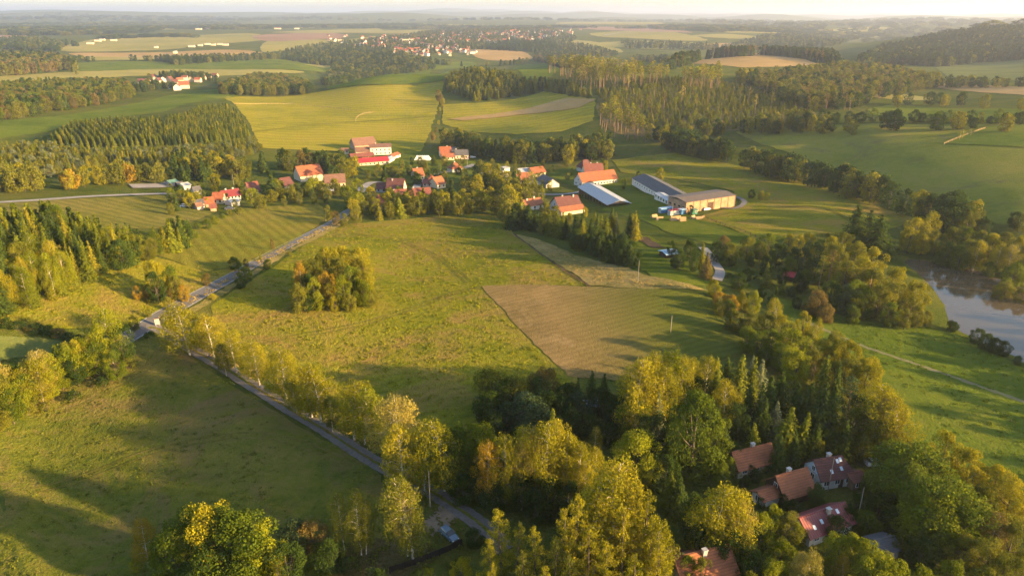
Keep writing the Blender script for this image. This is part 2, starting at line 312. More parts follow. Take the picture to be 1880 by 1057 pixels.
field('field', [(-40, 262), (-40, 226), (100, 214), (230, 194), (330, 172), (402, 164), (440, 178), (340, 192), (300, 206), (150, 222), (90, 242)], GREENF, 'long green field behind the left plantation', smooth=False)
field('field', [(405, 178), (570, 172), (640, 157), (720, 146), (822, 136), (815, 152), (806, 190), (790, 240), (772, 282), (600, 277), (520, 274), (480, 272), (455, 222), (430, 190)], HILLF, 'golden pasture covering the hill above the farm', smooth=False)
field('field', [(600, 160), (700, 141), (824, 131), (816, 150), (700, 158), (600, 166)], GREENF, 'dark green crest strip of the central hill', smooth=False, lift=1.2)
field('field', [(813, 192), (880, 190), (1000, 168), (1094, 182), (1088, 222), (1030, 242), (950, 247), (860, 242), (812, 228)], HILLF, 'golden pasture right of the hedge on the hill', smooth=False)
field('field', [(822, 220), (950, 204), (1040, 181), (1094, 184), (1060, 200), (950, 212), (850, 223)], TANF, 'tan brown ploughed band across the hill pasture', smooth=False, lift=0.9)
field('field', [(945, 124), (1020, 117), (1045, 124), (1015, 137), (958, 139)], GREENF, 'small bright green field between two hilltop woods')
field('field', [(1240, 116), (1330, 102), (1420, 102), (1480, 110), (1505, 119), (1400, 124), (1330, 121)], TANF, 'golden stubble field on the right hilltop')
field('field', [(140, 116), (300, 112), (500, 108), (590, 122), (615, 133), (480, 128), (300, 128), (140, 132), (-40, 142), (-40, 134)], GREENF, 'long green strip field beyond the hamlet')
field('field', [(140, 132), (300, 128), (480, 128), (560, 134), (400, 140), (250, 140), (100, 150), (-40, 156), (-40, 142)], FARY, 'yellowish strip field just behind the hamlet')
field('field', [(-60, 80), (105, 83), (100, 89), (-60, 90)], PLOW, 'pink brown ploughed field at the far left edge')
field('field', [(-60, 65), (50, 66), (55, 71), (-60, 70)], PLOW, 'narrow pinkish field at the far left under the forest')
field('field', [(110, 86), (205, 70), (340, 66), (450, 62), (505, 70), (470, 76), (360, 84), (330, 90), (250, 94), (130, 96)], FARY, 'large pale yellow far field with the white sheds')
field('field', [(470, 66), (590, 60), (640, 66), (610, 72), (500, 77)], PLOW, 'pinkish brown far field left of the town')
field('field', [(500, 60), (600, 56), (690, 53), (695, 58), (590, 62)], FARY, 'thin pale yellow field left of the distant town')
field('field', [(140, 98), (300, 97), (420, 92), (480, 97), (440, 104), (320, 109), (250, 106), (150, 104)], TANF, 'tan strip field under the white workshops')
field('field', [(868, 93), (930, 90), (960, 96), (978, 107), (950, 112), (880, 108)], TANF, 'round golden hill field below the town')
field('field', [(755, 119), (860, 114), (872, 122), (790, 129)], GREENF, 'green far field below the town wood')
field('field', [(1090, 61), (1190, 57), (1290, 71), (1270, 76), (1180, 72), (1100, 68)], FARY, 'yellow green hill field right of the town')
field('field', [(1030, 72), (1100, 79), (1145, 96), (1090, 95), (1040, 84)], FARY, 'sloping yellow field below the town edge')
field('field', [(1025, 91), (1070, 89), (1110, 100), (1060, 104)], TANF, 'small tan field above the hilltop pines')
field('field', [(1000, 51), (1120, 50), (1200, 54), (1270, 61), (1130, 57)], PLOW, 'brown field on the ridge right of the town')
field('field', [(1270, 66), (1330, 63), (1400, 70), (1340, 72)], FARY, 'pale far field right of the hill road')
field('field', [(1725, 122), (1800, 115), (1990, 108), (1990, 150), (1880, 148), (1760, 146), (1730, 134)], BLUEF, 'blue green field under the dark right hill')
field('field', [(1680, 155), (1780, 156), (1990, 165), (1990, 182), (1800, 170)], TANF, 'tan field between tree lines at the right')
field('field', [(1590, 204), (1640, 193), (1760, 200), (1990, 208), (1990, 227), (1700, 224), (1620, 216)], GREENF, 'green meadow behind the right hedge trees')
field('field', [(1570, 174), (1650, 174), (1720, 182), (1650, 184)], FARY, 'small yellow glade in the right valley')
field('field', [(1500, 56), (1600, 50), (1640, 54), (1560, 60)], FARY, 'hazy pale far field at the upper right')
field('field', [(1520, 68), (1560, 62), (1640, 64), (1600, 70)], FARY, 'hazy green glade far off at the upper right')
field('field', [(340, 49), (480, 46), (620, 48), (600, 51), (450, 51)], FARY, 'thin hazy field far left below the ridge')
field('field', [(700, 50), (800, 46), (900, 47), (820, 51)], FARY, 'thin hazy field beyond the town')
field('field', [(1020, 43), (1150, 41), (1220, 44), (1120, 46)], FARY, 'thin hazy field far beyond the town on the right')
CLEAR = field_mat('cleared woodland ground', (0.085, 0.080, 0.026), (0.130, 0.108, 0.036), (0.185, 0.135, 0.055), 0.02, 0.3, None, bump=0.9)
field('clearing', [(1095, 185), (1140, 160), (1250, 148), (1330, 150), (1400, 168), (1480, 198), (1490, 222), (1400, 236), (1280, 244), (1160, 250), (1110, 230)], CLEAR, 'brownish cleared hillside with young trees right of the hill pasture', cat='clearing')
field('field', [(505, 72), (620, 74), (690, 67), (640, 83), (540, 91), (480, 95)], FARY, 'pale yellow far field running up to the town')
field('field', [(560, 119), (640, 108), (705, 104), (660, 116), (600, 126)], FARY, 'small yellow field in the valley below the town')
field('field', [(622, 152), (740, 127), (792, 131), (700, 142), (620, 160)], GREENF, 'green field in the dip behind the central hill')
field('field', [(1100, 79), (1200, 76), (1290, 82), (1220, 91), (1140, 88)], FARY, 'yellow slope in front of the hazy right woods')
field('field', [(1240, 84), (1330, 80), (1385, 82), (1300, 88)], TANF, 'small golden field above the dark conifer wood')
field('field', [(1330, 58), (1440, 53), (1500, 58), (1400, 62)], FARY, 'hazy yellow field on the right ridge')
field('field', [(-60, 53), (120, 50), (330, 52), (250, 57), (-60, 60)], FARY, 'hazy yellow plain at the far left')
field('field', [(640, 60), (760, 56), (860, 55), (760, 62)], FARY, 'hazy yellow field on the ridge above the town')
field('field', [(150, 104), (260, 106), (300, 109), (180, 112), (130, 110)], FARY, 'yellow strip at the foot of the far tree line')
field('field', [(1600, 92), (1660, 82), (1700, 80), (1640, 98)], FARY, 'pale glade at the foot of the dark right hill')
# ------------------------------------------------------------------ roads
def road_mat(name, c, rough_noise=2.0, var=0.25):
    m, t, b = mat(name); tc = nd(t, 'ShaderNodeTexCoord'); n1 = noise(t, tc.outputs['Object'], 0.15, 4, 0.6); n2 = noise(t, tc.outputs['Object'], rough_noise, 3, 0.7)
    ad = nd(t, 'ShaderNodeMath', operation='ADD'); t.links.new(n1, ad.inputs[0]); t.links.new(n2, ad.inputs[1])
    mr = nd(t, 'ShaderNodeMapRange'); mr.inputs['From Min'].default_value = 0.65; mr.inputs['From Max'].default_value = 1.35; t.links.new(ad.outputs[0], mr.inputs[0])
    cr = ramp(t, mr.outputs[0], [(0, [x * (1 - var) for x in c]), (1, [x * (1 + var) for x in c])]); t.links.new(cr.outputs[0], b.inputs['Base Color']); b.inputs['Roughness'].default_value = 0.9
    bp = nd(t, 'ShaderNodeBump'); bp.inputs['Strength'].default_value = 0.4; t.links.new(n2, bp.inputs['Height']); t.links.new(bp.outputs[0], b.inputs['Normal']); return m
ASPH = road_mat('worn asphalt', (0.085, 0.082, 0.085)); GRAV = road_mat('grey gravel', (0.115, 0.10, 0.092), 1.2, 0.35); DIRT = road_mat('trodden dirt', (0.16, 0.115, 0.075), 1.0, 0.4)
PATHM = road_mat('faint grassy path', (0.115, 0.108, 0.038), 1.2, .35); PAINT = road_mat('worn white paint', (0.42, 0.41, 0.38), 3.0, 0.3); LANE = road_mat('pale lane surface', (0.22, 0.2, 0.19), 1.0, 0.3)
WORN = field_mat('trodden brown grass', (0.055, 0.05, 0.016), (0.085, 0.07, 0.024), (0.12, 0.09, 0.04), 0.06, 0.9, None, bump=0.9)
def track(px, n=10): return spline([at(*p) for p in px], n)
RD = track([(-260, 905), (-60, 790), (100, 696), (237, 618), (300, 578), (345, 553), (430, 506), (520, 455), (609, 410), (640, 388), (668, 372), (676, 358)], 14)
strip('road', RD, 5.2, ASPH, 0.14, 'straight asphalt country road running to the village', 'road', edge=0.1)
strip('road_markings', RD, 0.11, PAINT, 0.16, 'white edge line on the left side of the road', 'road marking', off=2.3)
strip('road_markings', RD, 0.11, PAINT, 0.16, 'white edge line on the right side of the road', 'road marking', off=-2.3)
strip('verge', RD[56:], 2.6, STRAW, 0.17, 'straw coloured verge along the right side of the road', 'verge', off=-4.5, edge=0.5)
TK = track([(268, 603), (290, 604), (330, 628), (400, 668), (460, 706), (530, 750), (600, 792), (655, 828), (705, 858), (745, 880), (790, 902), (835, 930), (885, 965), (930, 1010)], 14)
strip('track', TK, 3.5, GRAV, 0.16, 'gravel track leading from the road junction to the cottages', 'track', edge=0.12)
strip('track_crown', TK[4:], 0.7, SHADEM, 0.19, 'grassy strip in the middle of the gravel track', 'grass strip', edge=0.1)
strip('path', track([(838, 932), (818, 945), (800, 962), (780, 975)]), 4.2, DIRT, 0.15, 'bare earth pull-off leading to the parked car', 'path', edge=0.7)
field('clearing', [(670, 985), (740, 1000), (790, 1000), (800, 1030), (720, 1062), (600, 1075), (600, 1030)], WORN, 'bare brown ground under the twin birches', lift=0.1, cat='ground')
strip('path', track([(1480, 590), (1505, 602), (1580, 634), (1680, 668), (1780, 703), (1900, 745), (2000, 790)]), 1.5, PATHM, 0.13, 'faint dirt path crossing the pond meadow', 'path', edge=0.4)
strip('lane', track([(-60, 376), (60, 369), (160, 362), (250, 358), (318, 356)]), 5.0, LANE, 0.4, 'pale lane at the left behind the hay meadow', 'lane')
strip('lane', track([(674, 362), (664, 352), (668, 345), (690, 336), (756, 347), (770, 338), (800, 322), (850, 310), (872, 303)]), 5.0, LANE, 0.55, 'lane curving through the village', 'lane')
strip('lane', track([(1316, 515), (1322, 500), (1314, 486), (1305, 472), (1290, 455)]), 3.5, LANE, 0.3, 'grey garden lane beside the lawn', 'lane')
strip('lane', track([(1315, 380), (1345, 384), (1362, 378), (1366, 370), (1352, 362)]), 2.8, GRAV, 0.45, 'gravel drive bending round the big hall', 'lane')
strip('lane', track([(960, 348), (990, 357), (1030, 358), (1070, 352), (1100, 340)]), 3.5, LANE, 0.5, 'farm lane by the open barn', 'lane')
strip('lane', track([(240, 343), (290, 342), (322, 338)]), 14.0, LANE, 0.5, 'pale sandy yard at the left edge of the village', 'yard')
strip('path', track([(1408, 182 - 116), (1110, 66), (1140, 61), (1160, 60)][1:]), 12.0, LANE, 2.0, 'white road climbing the far hill', 'road')
strip('verge', track([(943, 430), (1010, 479), (1083, 527)]), 0.9, SOIL, 0.3, 'dark ditch line between meadow and straw strip', 'ditch', edge=0.3)
TRK = field_mat('flattened wheel track grass', (0.085, 0.085, 0.018), (0.12, 0.11, 0.022), (0.16, 0.13, 0.04), 0.05, 1.0, None, bump=0.5)
def tram(px, gap, wd, lift, label, m=None):
    P = track(px, 8)
    for o, sd in ((-gap / 2, 'left'), (gap / 2, 'right')): strip('wheel_track', P, wd, m or TRK, lift, '%s, %s rut' % (label, sd), 'wheel track', off=o, edge=.12)
tram([(395, 640), (520, 622), (660, 596), (760, 566), (830, 540), (884, 529)], 1.9, .5, .2, 'faint wheel track curving below the round grove', SHADEM)
tram([(640, 430), (720, 440), (800, 470), (862, 520)], 1.9, .45, .24, 'faint wheel track down the centre meadow', SHADEM)
tram([(100, 760), (250, 690), (300, 640), (296, 612)], 1.9, .5, .2, 'faint wheel track along the shaded meadow edge'); tram([(60, 900), (280, 830), (480, 800), (640, 850)], 1.9, .5, .2, 'faint wheel track across the shaded meadow')
tram([(1290, 400), (1400, 385), (1500, 380), (1560, 405)], 1.8, .6, .35, 'faint wheel track through the golden meadow', SHADEM); tram([(450, 245), (560, 232), (700, 222), (785, 215)], 2.5, .9, .8, 'faint wheel track over the hill pasture', SHADEM)
ROWM = field_mat('flattened stubble', (0.12, 0.095, 0.04), (0.16, 0.12, 0.055), (0.20, 0.14, 0.07), 0.05, 1.0, None, bump=0.5)
# ------------------------------------------------------------------ pond
def pond():
    m, t, b = mat('muddy pond water'); b.inputs['Base Color'].default_value = (0.075, 0.058, 0.035, 1); b.inputs['Roughness'].default_value = 0.06; b.inputs['IOR'].default_value = 1.33; b.inputs['Specular IOR Level'].default_value = 0.5
    tc = nd(t, 'ShaderNodeTexCoord'); n = noise(t, tc.outputs['Object'], 0.9, 3, 0.6); bp = nd(t, 'ShaderNodeBump'); bp.inputs['Strength'].default_value = 0.015; bp.inputs['Distance'].default_value = 0.4
    t.links.new(n, bp.inputs['Height']); t.links.new(bp.outputs[0], b.inputs['Normal'])
    c = Vector((sum(p[0] for p in POND) / len(POND), sum(p[1] for p in POND) / len(POND)))
    P = spline([Vector(p) + (Vector(p) - c).normalized() * 2.0 for p in POND], 6, True)
    me = new_mesh('pond', [(p.x, p.y, WATER_Z) for p in P], [tuple(range(len(P)))[::1]], [m])
    if me.polygons[0].normal.z < 0: me.flip_normals()
    structure('pond_water', me, 'brown reflective pond at the right edge', 'pond')
pond()
# ------------------------------------------------------------------ foliage and bark
def leaf_mat(name, c, var=0.35, warm=(1.1, 1.02, 0.7), trans=0.3):
    m, t, b = mat(name); t.nodes.remove(b); out = t.nodes['Material Output']
    geo = nd(t, 'ShaderNodeNewGeometry'); oi = nd(t, 'ShaderNodeObjectInfo'); tc = nd(t, 'ShaderNodeTexCoord')
    n = noise(t, tc.outputs['Object'], 0.45, 3, 0.65)
    a = nd(t, 'ShaderNodeMath', operation='MULTIPLY_ADD'); t.links.new(geo.outputs['Random Per Island'], a.inputs[0]); a.inputs[1].default_value = 0.32; t.links.new(n, a.inputs[2])
    mr = nd(t, 'ShaderNodeMapRange'); mr.inputs['From Min'].default_value = 0.35; mr.inputs['From Max'].default_value = 0.95; t.links.new(a.outputs[0], mr.inputs[0])
    lo = [x * (1 - var) for x in c]; hi = [min(0.9, x * (1 + var) * w_) for x, w_ in zip(c, warm)]
    cr = ramp(t, mr.outputs[0], [(0, lo), (0.5, c), (1, hi)])
    hs = nd(t, 'ShaderNodeHueSaturation'); t.links.new(cr.outputs[0], hs.inputs['Color'])
    m1 = nd(t, 'ShaderNodeMapRange'); m1.inputs['To Min'].default_value = 0.492; m1.inputs['To Max'].default_value = 0.51; t.links.new(oi.outputs['Random'], m1.inputs[0]); t.links.new(m1.outputs[0], hs.inputs['Hue'])
    m2 = nd(t, 'ShaderNodeMapRange'); m2.inputs['To Min'].default_value = 1.25; m2.inputs['To Max'].default_value = 0.75; t.links.new(oi.outputs['Random'], m2.inputs[0]); t.links.new(m2.outputs[0], hs.inputs['Value'])
    d = nd(t, 'ShaderNodeBsdfDiffuse'); tr = nd(t, 'ShaderNodeBsdfTranslucent'); t.links.new(hs.outputs[0], d.inputs[0])
    t.links.new(hs.outputs[0], tr.inputs[0]); mx = nd(t, 'ShaderNodeMixShader'); mx.inputs[0].default_value = trans
    t.links.new(d.outputs[0], mx.inputs[1]); t.links.new(tr.outputs[0], mx.inputs[2]); t.links.new(mx.outputs[0], out.inputs['Surface']); return m
TINT = {
    'golden': (0.215, 0.198, 0.012), 'pale gold': (0.25, 0.215, 0.045), 'lime green': (0.150, 0.170, 0.010), 'green': (0.090, 0.120, 0.012), 'dark green': (0.040, 0.066, 0.013),
    'olive': (0.125, 0.130, 0.016), 'orange': (0.245, 0.165, 0.016), 'brown': (0.135, 0.105, 0.030), 'blue green': (0.050, 0.078, 0.032), 'silvery': (0.125, 0.145, 0.075),
    'needle': (0.048, 0.072, 0.014), 'needle green': (0.112, 0.130, 0.013), 'needle gold': (0.175, 0.165, 0.016)}
LEAF = {k: leaf_mat(k.replace('needle', 'conifer') + ' foliage', v) for k, v in TINT.items()}
def bark_mat(name, c1, c2, sc=3.0):
    m, t, b = mat(name); tc = nd(t, 'ShaderNodeTexCoord'); mp = nd(t, 'ShaderNodeMapping'); mp.inputs['Scale'].default_value = (1, 1, 0.5); t.links.new(tc.outputs['Object'], mp.inputs[0])
    n = noise(t, mp.outputs[0], sc, 4, 0.7); cr = ramp(t, n, [(0.4, c1), (0.6, c2)]); t.links.new(cr.outputs[0], b.inputs['Base Color']); b.inputs['Roughness'].default_value = 0.9; return m
BARK = {'birch': bark_mat('white birch bark', (0.16, 0.13, 0.10), (0.62, 0.57, 0.48)), 'dark': bark_mat('dark tree bark', (0.045, 0.033, 0.024), (0.11, 0.085, 0.06)), 'pine': bark_mat('reddish pine bark', (0.12, 0.07, 0.04), (0.26, 0.16, 0.09))}
# ------------------------------------------------------------------ tree shapes (numpy)
def cards(c, nrm, size, rng, aspect=1.0, updir=None, sj=0.35):
    n = len(c); nrm = nrm / (np.linalg.norm(nrm, axis=1, keepdims=True) + 1e-9)
    r = rng.normal(size=(n, 3)) if updir is None else np.tile(np.asarray(updir, float), (n, 1)) + rng.normal(size=(n, 3)) * 0.25
    u = np.cross(nrm, r); u /= np.linalg.norm(u, axis=1, keepdims=True) + 1e-9; v = np.cross(u, nrm)
    s = (size * (1 + sj * rng.uniform(-1, 1, n)))[:, None] * 0.5
    u = u * s * aspect; v = v * s
    # a leaf spray: a kite rather than a square
    P = np.stack([c - v, c + u * rng.uniform(.7, 1.1, (n, 1)) - v * rng.uniform(-.3, .3, (n, 1)), c + v, c - u * rng.uniform(.7, 1.1, (n, 1)) + v * rng.uniform(-.3, .3, (n, 1))], 1).reshape(-1, 3)
    return P, np.arange(4 * n).reshape(n, 4)
def sph(rng, n):
    d = rng.normal(size=(n, 3)); return d / np.linalg.norm(d, axis=1, keepdims=True)
def tube(pts, rad, k=6):
    pts = np.asarray(pts, float); V = []; F = []
    for i, p in enumerate(pts):
        d = pts[min(i + 1, len(pts) - 1)] - pts[max(i - 1, 0)]; d = d / (np.linalg.norm(d) + 1e-9)
        a = np.cross(d, (0.3, 0.9, 0.1)); a /= np.linalg.norm(a); b_ = np.cross(d, a)
        for j in range(k):
            t = 2 * math.pi * j / k; V.append(p + (a * math.cos(t) + b_ * math.sin(t)) * rad[i])
    for i in range(len(pts) - 1):
        for j in range(k): F.append((i * k + j, i * k + (j + 1) % k, i * k + k + (j + 1) % k, i * k + k + j))
    return np.array(V), np.array(F)
def merge(parts):
    V = []; F = []; o = 0
    for v, f in parts: V.append(v); F.append(f + o); o += len(v)
    return np.concatenate(V), np.concatenate(F)
def blobs_to_cards(B, card, rng, cover=1.15, zs=0.85, aspect=1.0, center=None, rnd=0.75, droop=0.0):
    out = []
    for (c, r) in B:
        n = max(5, int(4 * math.pi * r * r * zs / (card * card) * cover * 0.8)); d = sph(rng, n)
        if center is not None:
            o = np.asarray(c) - center; o = o / (np.linalg.norm(o) + 1e-6); keep = (d @ o) > -0.45; d = d[keep]; n = len(d)
            if n == 0: continue
        q = rng.uniform(0.72, 1.08, (n, 1)); pos = np.asarray(c) + d * np.array([1, 1, zs]) * r * q
        if droop: pos[:, 2] -= rng.uniform(0, droop, n)
        nr = d + rng.normal(size=(n, 3)) * rnd
        out.append(cards(pos, nr, np.full(n, card), rng, aspect, (0, 0, 1) if aspect != 1.0 else None))
    return merge(out)
def t_broad(seed, card, H=14.0, R=5.2, base=0.06, cone=0.0, nb=34, flat=1.0):
    rng = np.random.default_rng(seed); zc = H * (base + 1) / 2; rz = H * (1 - base) / 2; B = []
    for i in range(nb):
        d = sph(rng, 1)[0]; 
        if d[2] < -0.9: d[2] *= -0.6
        k = rng.uniform(0.55, 0.90); t = (d[2] * k + 1) / 2; sh = 1 - cone * t
        rb = R * rng.uniform(0.19, 0.37) * (1 - cone * 0.5 * t)
        B.append((np.array([d[0] * k * R * sh, d[1] * k * R * sh, zc + d[2] * k * rz * flat]), rb))
    for i in range(5):
        a = rng.uniform(0, 6.28); B.append((np.array([math.cos(a) * R * .12, math.sin(a) * R * .12, zc + rz * rng.uniform(.45, .72)]), R * rng.uniform(.26, .34) * (1 - cone * .55)))
    for i in range(9): a = i * .7 + rng.uniform(-.3, .3); q = R * rng.uniform(.38, .62); B.append((np.array([math.cos(a) * q, math.sin(a) * q, H * rng.uniform(.13, .26)]), R * rng.uniform(.24, .34)))
    cr = blobs_to_cards(B, card, rng, center=np.array([0, 0, zc]))
    lean = rng.normal(size=2) * 0.25; tr = [tube([(0, 0, -0.4), (lean[0] * .3, lean[1] * .3, H * .18), (lean[0], lean[1], H * .5), (lean[0], lean[1], H * .8)], [H * .026, H * .02, H * .013, .03], 7)]
    for c, r in B[:9 if card < 0.6 else 3]:
        s = np.array([lean[0] * .6, lean[1] * .6, H * rng.uniform(.2, .4)]); m_ = s * .5 + np.asarray(c) * .5; m_[2] -= .4; tr.append(tube([s, m_, c], [H * .010, H * .006, .02], 5))
    return cr, merge(tr)
def t_birch(seed, card, H=15.0, R=3.5):
    rng = np.random.default_rng(seed); ben = rng.normal(size=2) * 0.5
    def stem(t): return np.array([ben[0] * t * t + .15 * math.sin(5 * t + seed), ben[1] * t * t + .15 * math.cos(4 * t), H * t])
    tr = [tube([stem(t) - (np.array([0, 0, .4]) if t == 0 else 0) for t in np.linspace(0, .97, 9)], [.19, .16, .145, .13, .11, .085, .06, .04, .02], 6)]; B = []
    nb = 62 if card < .6 else 22
    for i in range(nb):
        t = 0.24 + 0.74 * ((i + rng.uniform(0, .9)) / nb) ** 0.9; rr = R * (math.sin(math.pi * min(1, max(0, (t - .14) / .90)) ** .85) ** .8) * rng.uniform(.35, 1.0)
        a = i * 2.4 + rng.uniform(-.6, .6); s = stem(max(.16, t - .09)); e = stem(t) + np.array([math.cos(a) * rr, math.sin(a) * rr, -0.25])
        B.append((e, rng.uniform(.7, 1.2) * (1.15 - .45 * t)))
        if card < .6 and i % 2 == 0: tr.append(tube([s, s * .45 + e * .55 + np.array([0, 0, .35]), e], [.05, .03, .012], 4))
    B.append((stem(.95), .5)); B.append((stem(.88), .75))
    cr = blobs_to_cards(B, card, rng, cover=0.95, zs=1.25, aspect=0.62, rnd=0.8, droop=0.9)
    return cr, merge(tr)
def t_spruce(seed, card, H=15.0, R=3.3, base=0.03, pw=0.85, droop=0.35, lev=24, gap=1.0):
    rng = np.random.default_rng(seed); R *= rng.uniform(.8, 1.2); pw *= rng.uniform(.8, 1.15); P = []; N = []; S = []; A = []
    for i in range(lev):
        t = base + (1 - base) * (i + rng.uniform(0, .5)) / lev; r = R * max(.05, (1 - (t - base) / (1 - base))) ** pw * rng.uniform(.82, 1.1)
        nb = max(4, int((6 + 11 * r / R) * gap))
        for k in range(nb):
            a = 2 * math.pi * (k + rng.uniform(-.35, .35)) / nb + i * .7; L = r * rng.uniform(.7, 1.12); st = max(2, int(L / (card * .62)))
            for q in range(st):
                f = (q + rng.uniform(.3, .9)) / st; x = L * f
                P.append((math.cos(a) * x, math.sin(a) * x, H * t - droop * x + .10 * x * x / max(R, .1)))
                N.append((math.cos(a) * .9, math.sin(a) * .9, .8)); S.append(card * (1.6 - .6 * f))
    P = np.array(P); N = np.array(N) + rng.normal(size=P.shape) * .42; P += rng.normal(size=P.shape) * card * .18
    cr = cards(P, N, np.array(S) * 1.2, rng, 0.8)
    tp = cards(np.array([[0, 0, H * .985], [0, 0, H * .96]]), np.array([[1., 0, 0], [0, 1., 0]]), np.array([card, card]) * 1.1, rng, .4, (0, 0, 1))
    return merge([cr, tp]), tube([(0, 0, -.4), (0, 0, H * .5), (0, 0, H * .97)], [H * .017, H * .010, .02], 6)
def t_larch(seed, card, H=17.0, R=3.6):
    rng = np.random.default_rng(seed); B = []; tr = [tube([(0, 0, -.4), (0, 0, H * .5), (.1, 0, H * .97)], [.24, .15, .03], 6)]
    for i in range(34):
        t = .12 + .86 * (i + rng.uniform(0, .8)) / 34; L = R * (1 - t) ** .7 * rng.uniform(.6, 1.15) + .15; a = i * 2.4 + rng.uniform(-.5, .5)
        for f in (.45, .8, 1.05): B.append((np.array([math.cos(a) * L * f, math.sin(a) * L * f, H * t + .25 * L * f - .10 * L * f * L * f]), .34 + .30 * (1 - t)))
        if card < .6: tr.append(tube([(0, 0, H * t), (math.cos(a) * L * .9, math.sin(a) * L * .9, H * t + .14 * L)], [.05, .015], 4))
    B.append((np.array([.1, 0, H * .97]), .35))
    return blobs_to_cards(B, card, rng, cover=1.0, zs=1.3, aspect=.6, rnd=.9, droop=.5), merge(tr)
def t_pine(seed, card, H=19.0, R=2.2, base=0.55):
    rng = np.random.default_rng(seed); lean = rng.normal(size=2) * .4; tr = [tube([(0, 0, -.4), (lean[0] * .5, lean[1] * .5, H * .5), (lean[0], lean[1], H * .96)], [.22, .17, .04], 6)]; B = []
    for i in range(15):
        t = base + (1 - base) * (i + rng.uniform(0, .9)) / 15; rr = R * math.sin(math.pi * (.25 + .72 * (t - base) / (1 - base))) * rng.uniform(.3, 1.0); a = i * 2.4 + rng.uniform(-.6, .6)
        c = np.array([lean[0] * t + math.cos(a) * rr, lean[1] * t + math.sin(a) * rr, H * t]); B.append((c, rng.uniform(.6, 1.0))); tr.append(tube([(lean[0] * t, lean[1] * t, H * t - .3), c], [.05, .02], 4))
    return blobs_to_cards(B, card, rng, cover=1.0, zs=.8, rnd=.9), merge(tr)
def t_shrub(seed, card, H=4.0, R=2.6):
    rng = np.random.default_rng(seed); B = []
    for i in range(13):
        d = sph(rng, 1)[0]; d[2] = abs(d[2]); B.append((np.array([d[0] * R * .6, d[1] * R * .6, H * .28 + d[2] * H * .45]), rng.uniform(.26, .42) * R))
    cr = blobs_to_cards(B, card, rng, zs=.85, center=np.array([0, 0, H * .35])); tr = [tube([(rng.normal() * .2, rng.normal() * .2, -.2), b[0] * np.array([.8, .8, .9])], [.07, .02], 4) for b in B[:6]]
    return cr, merge(tr)
KINDS = {   # kind: (builder, nominal height, nominal radius, variants, bark)
    'broadleaf_tree': (lambda s, c: t_broad(s, c), 14.0, 'dark', 5), 'round_tree': (lambda s, c: t_broad(s + 50, c, 12.0, 5.8, .05, 0.0, 40, 1.0), 12.0, 'dark', 3),
    'linden_tree': (lambda s, c: t_broad(s + 80, c, 19.0, 7.0, .03, 0.62, 60), 19.0, 'dark', 3), 'willow_tree': (lambda s, c: t_broad(s + 20, c, 10.0, 5.2, .02, .1, 34), 10.0, 'dark', 4),
    'birch_tree': (lambda s, c: t_birch(s, c), 15.0, 'birch', 6), 'spruce_tree': (lambda s, c: t_spruce(s, c), 15.0, 'dark', 5), 'larch_tree': (lambda s, c: t_larch(s, c), 17.0, 'dark', 4),
    'pine_tree': (lambda s, c: t_pine(s, c), 19.0, 'pine', 4), 'shrub': (lambda s, c: t_shrub(s, c), 4.0, 'dark', 4)}
KIND_WORD = {'broadleaf_tree': 'broadleaf tree', 'round_tree': 'round tree', 'linden_tree': 'cone shaped tree', 'willow_tree': 'bushy willow', 'birch_tree': 'birch', 'spruce_tree': 'spruce', 'larch_tree': 'feathery larch', 'pine_tree': 'bare stemmed pine', 'shrub': 'shrub'}
CARD = (0.30, 0.68, 1.5)
_protos = {}
def proto(kind, var, lod):
    k = (kind, var % KINDS[kind][3], lod)
    if k not in _protos:
        card = CARD[lod] * (1.25 if kind in ('spruce_tree',) else 1.0) * (0.85 if kind == 'shrub' else 0.78 if kind in ('birch_tree', 'larch_tree') and lod == 0 else 1.0)
        (cv, cf), (tv, tf) = KINDS[kind][0](k[1] * 7 + 3, card)
        cm = new_mesh(kind.replace('_tree', '') + '_crown', cv, cf, [LEAF['green']]); tm = new_mesh(kind.replace('_tree', '') + '_trunk', tv, tf, [BARK[KINDS[kind][2]]], smooth=True)
        _protos[k] = (cm, tm)
    return _protos[k]
TREES = []
R_ = random.Random(11)
def tree_at(x, y, kind, tint, h, wood, wid=1.0, label=None, sink=0.0):
    TREES.append(dict(x=x, y=y, z=zf(x, y) - sink, kind=kind, tint=tint, h=h, wood=wood, w=wid, label=label))
def T(kind, tint, px, py, h, wood, wid=1.0, label=None, base=False):   # by the pixel of its top (or of its foot)
    p = at(px, py, 0.0 if base else h); tree_at(p.x, p.y, kind, tint, h, wood, wid, label)
def pick(mixlist):
    s = sum(m[-1] for m in mixlist); r = R_.uniform(0, s)
    for m in mixlist:
        r -= m[-1]
        if r <= 0: return m
    return mixlist[-1]
def fill_points(poly, spacing, jit=0.38, row=None):
    A = np.array([(p[0], p[1]) for p in poly]); mn, mx = A.min(0), A.max(0); out = []
    if row is not None:
        c, s = math.cos(row), math.sin(row); B = np.stack([A[:, 0] * c + A[:, 1] * s, -A[:, 0] * s + A[:, 1] * c], 1); mn, mx = B.min(0), B.max(0)
    ny = int((mx[1] - mn[1]) / (spacing * .87)) + 1; nx = int((mx[0] - mn[0]) / spacing) + 1
    gx, gy = np.meshgrid(np.arange(nx), np.arange(ny)); X = mn[0] + (gx + .5 * (gy % 2)) * spacing; Y = mn[1] + gy * spacing * .87
    r = np.random.default_rng(int(abs(mn[0]) * 13 + abs(mn[1])) + nx); X = X + r.uniform(-jit, jit, X.shape) * spacing; Y = Y + r.uniform(-jit, jit, X.shape) * spacing
    if row is not None: X, Y = X * c - Y * s, X * s + Y * c
    X, Y = X.ravel(), Y.ravel(); ok = polydist(X, Y, A) < 0
    return X[ok], Y[ok]
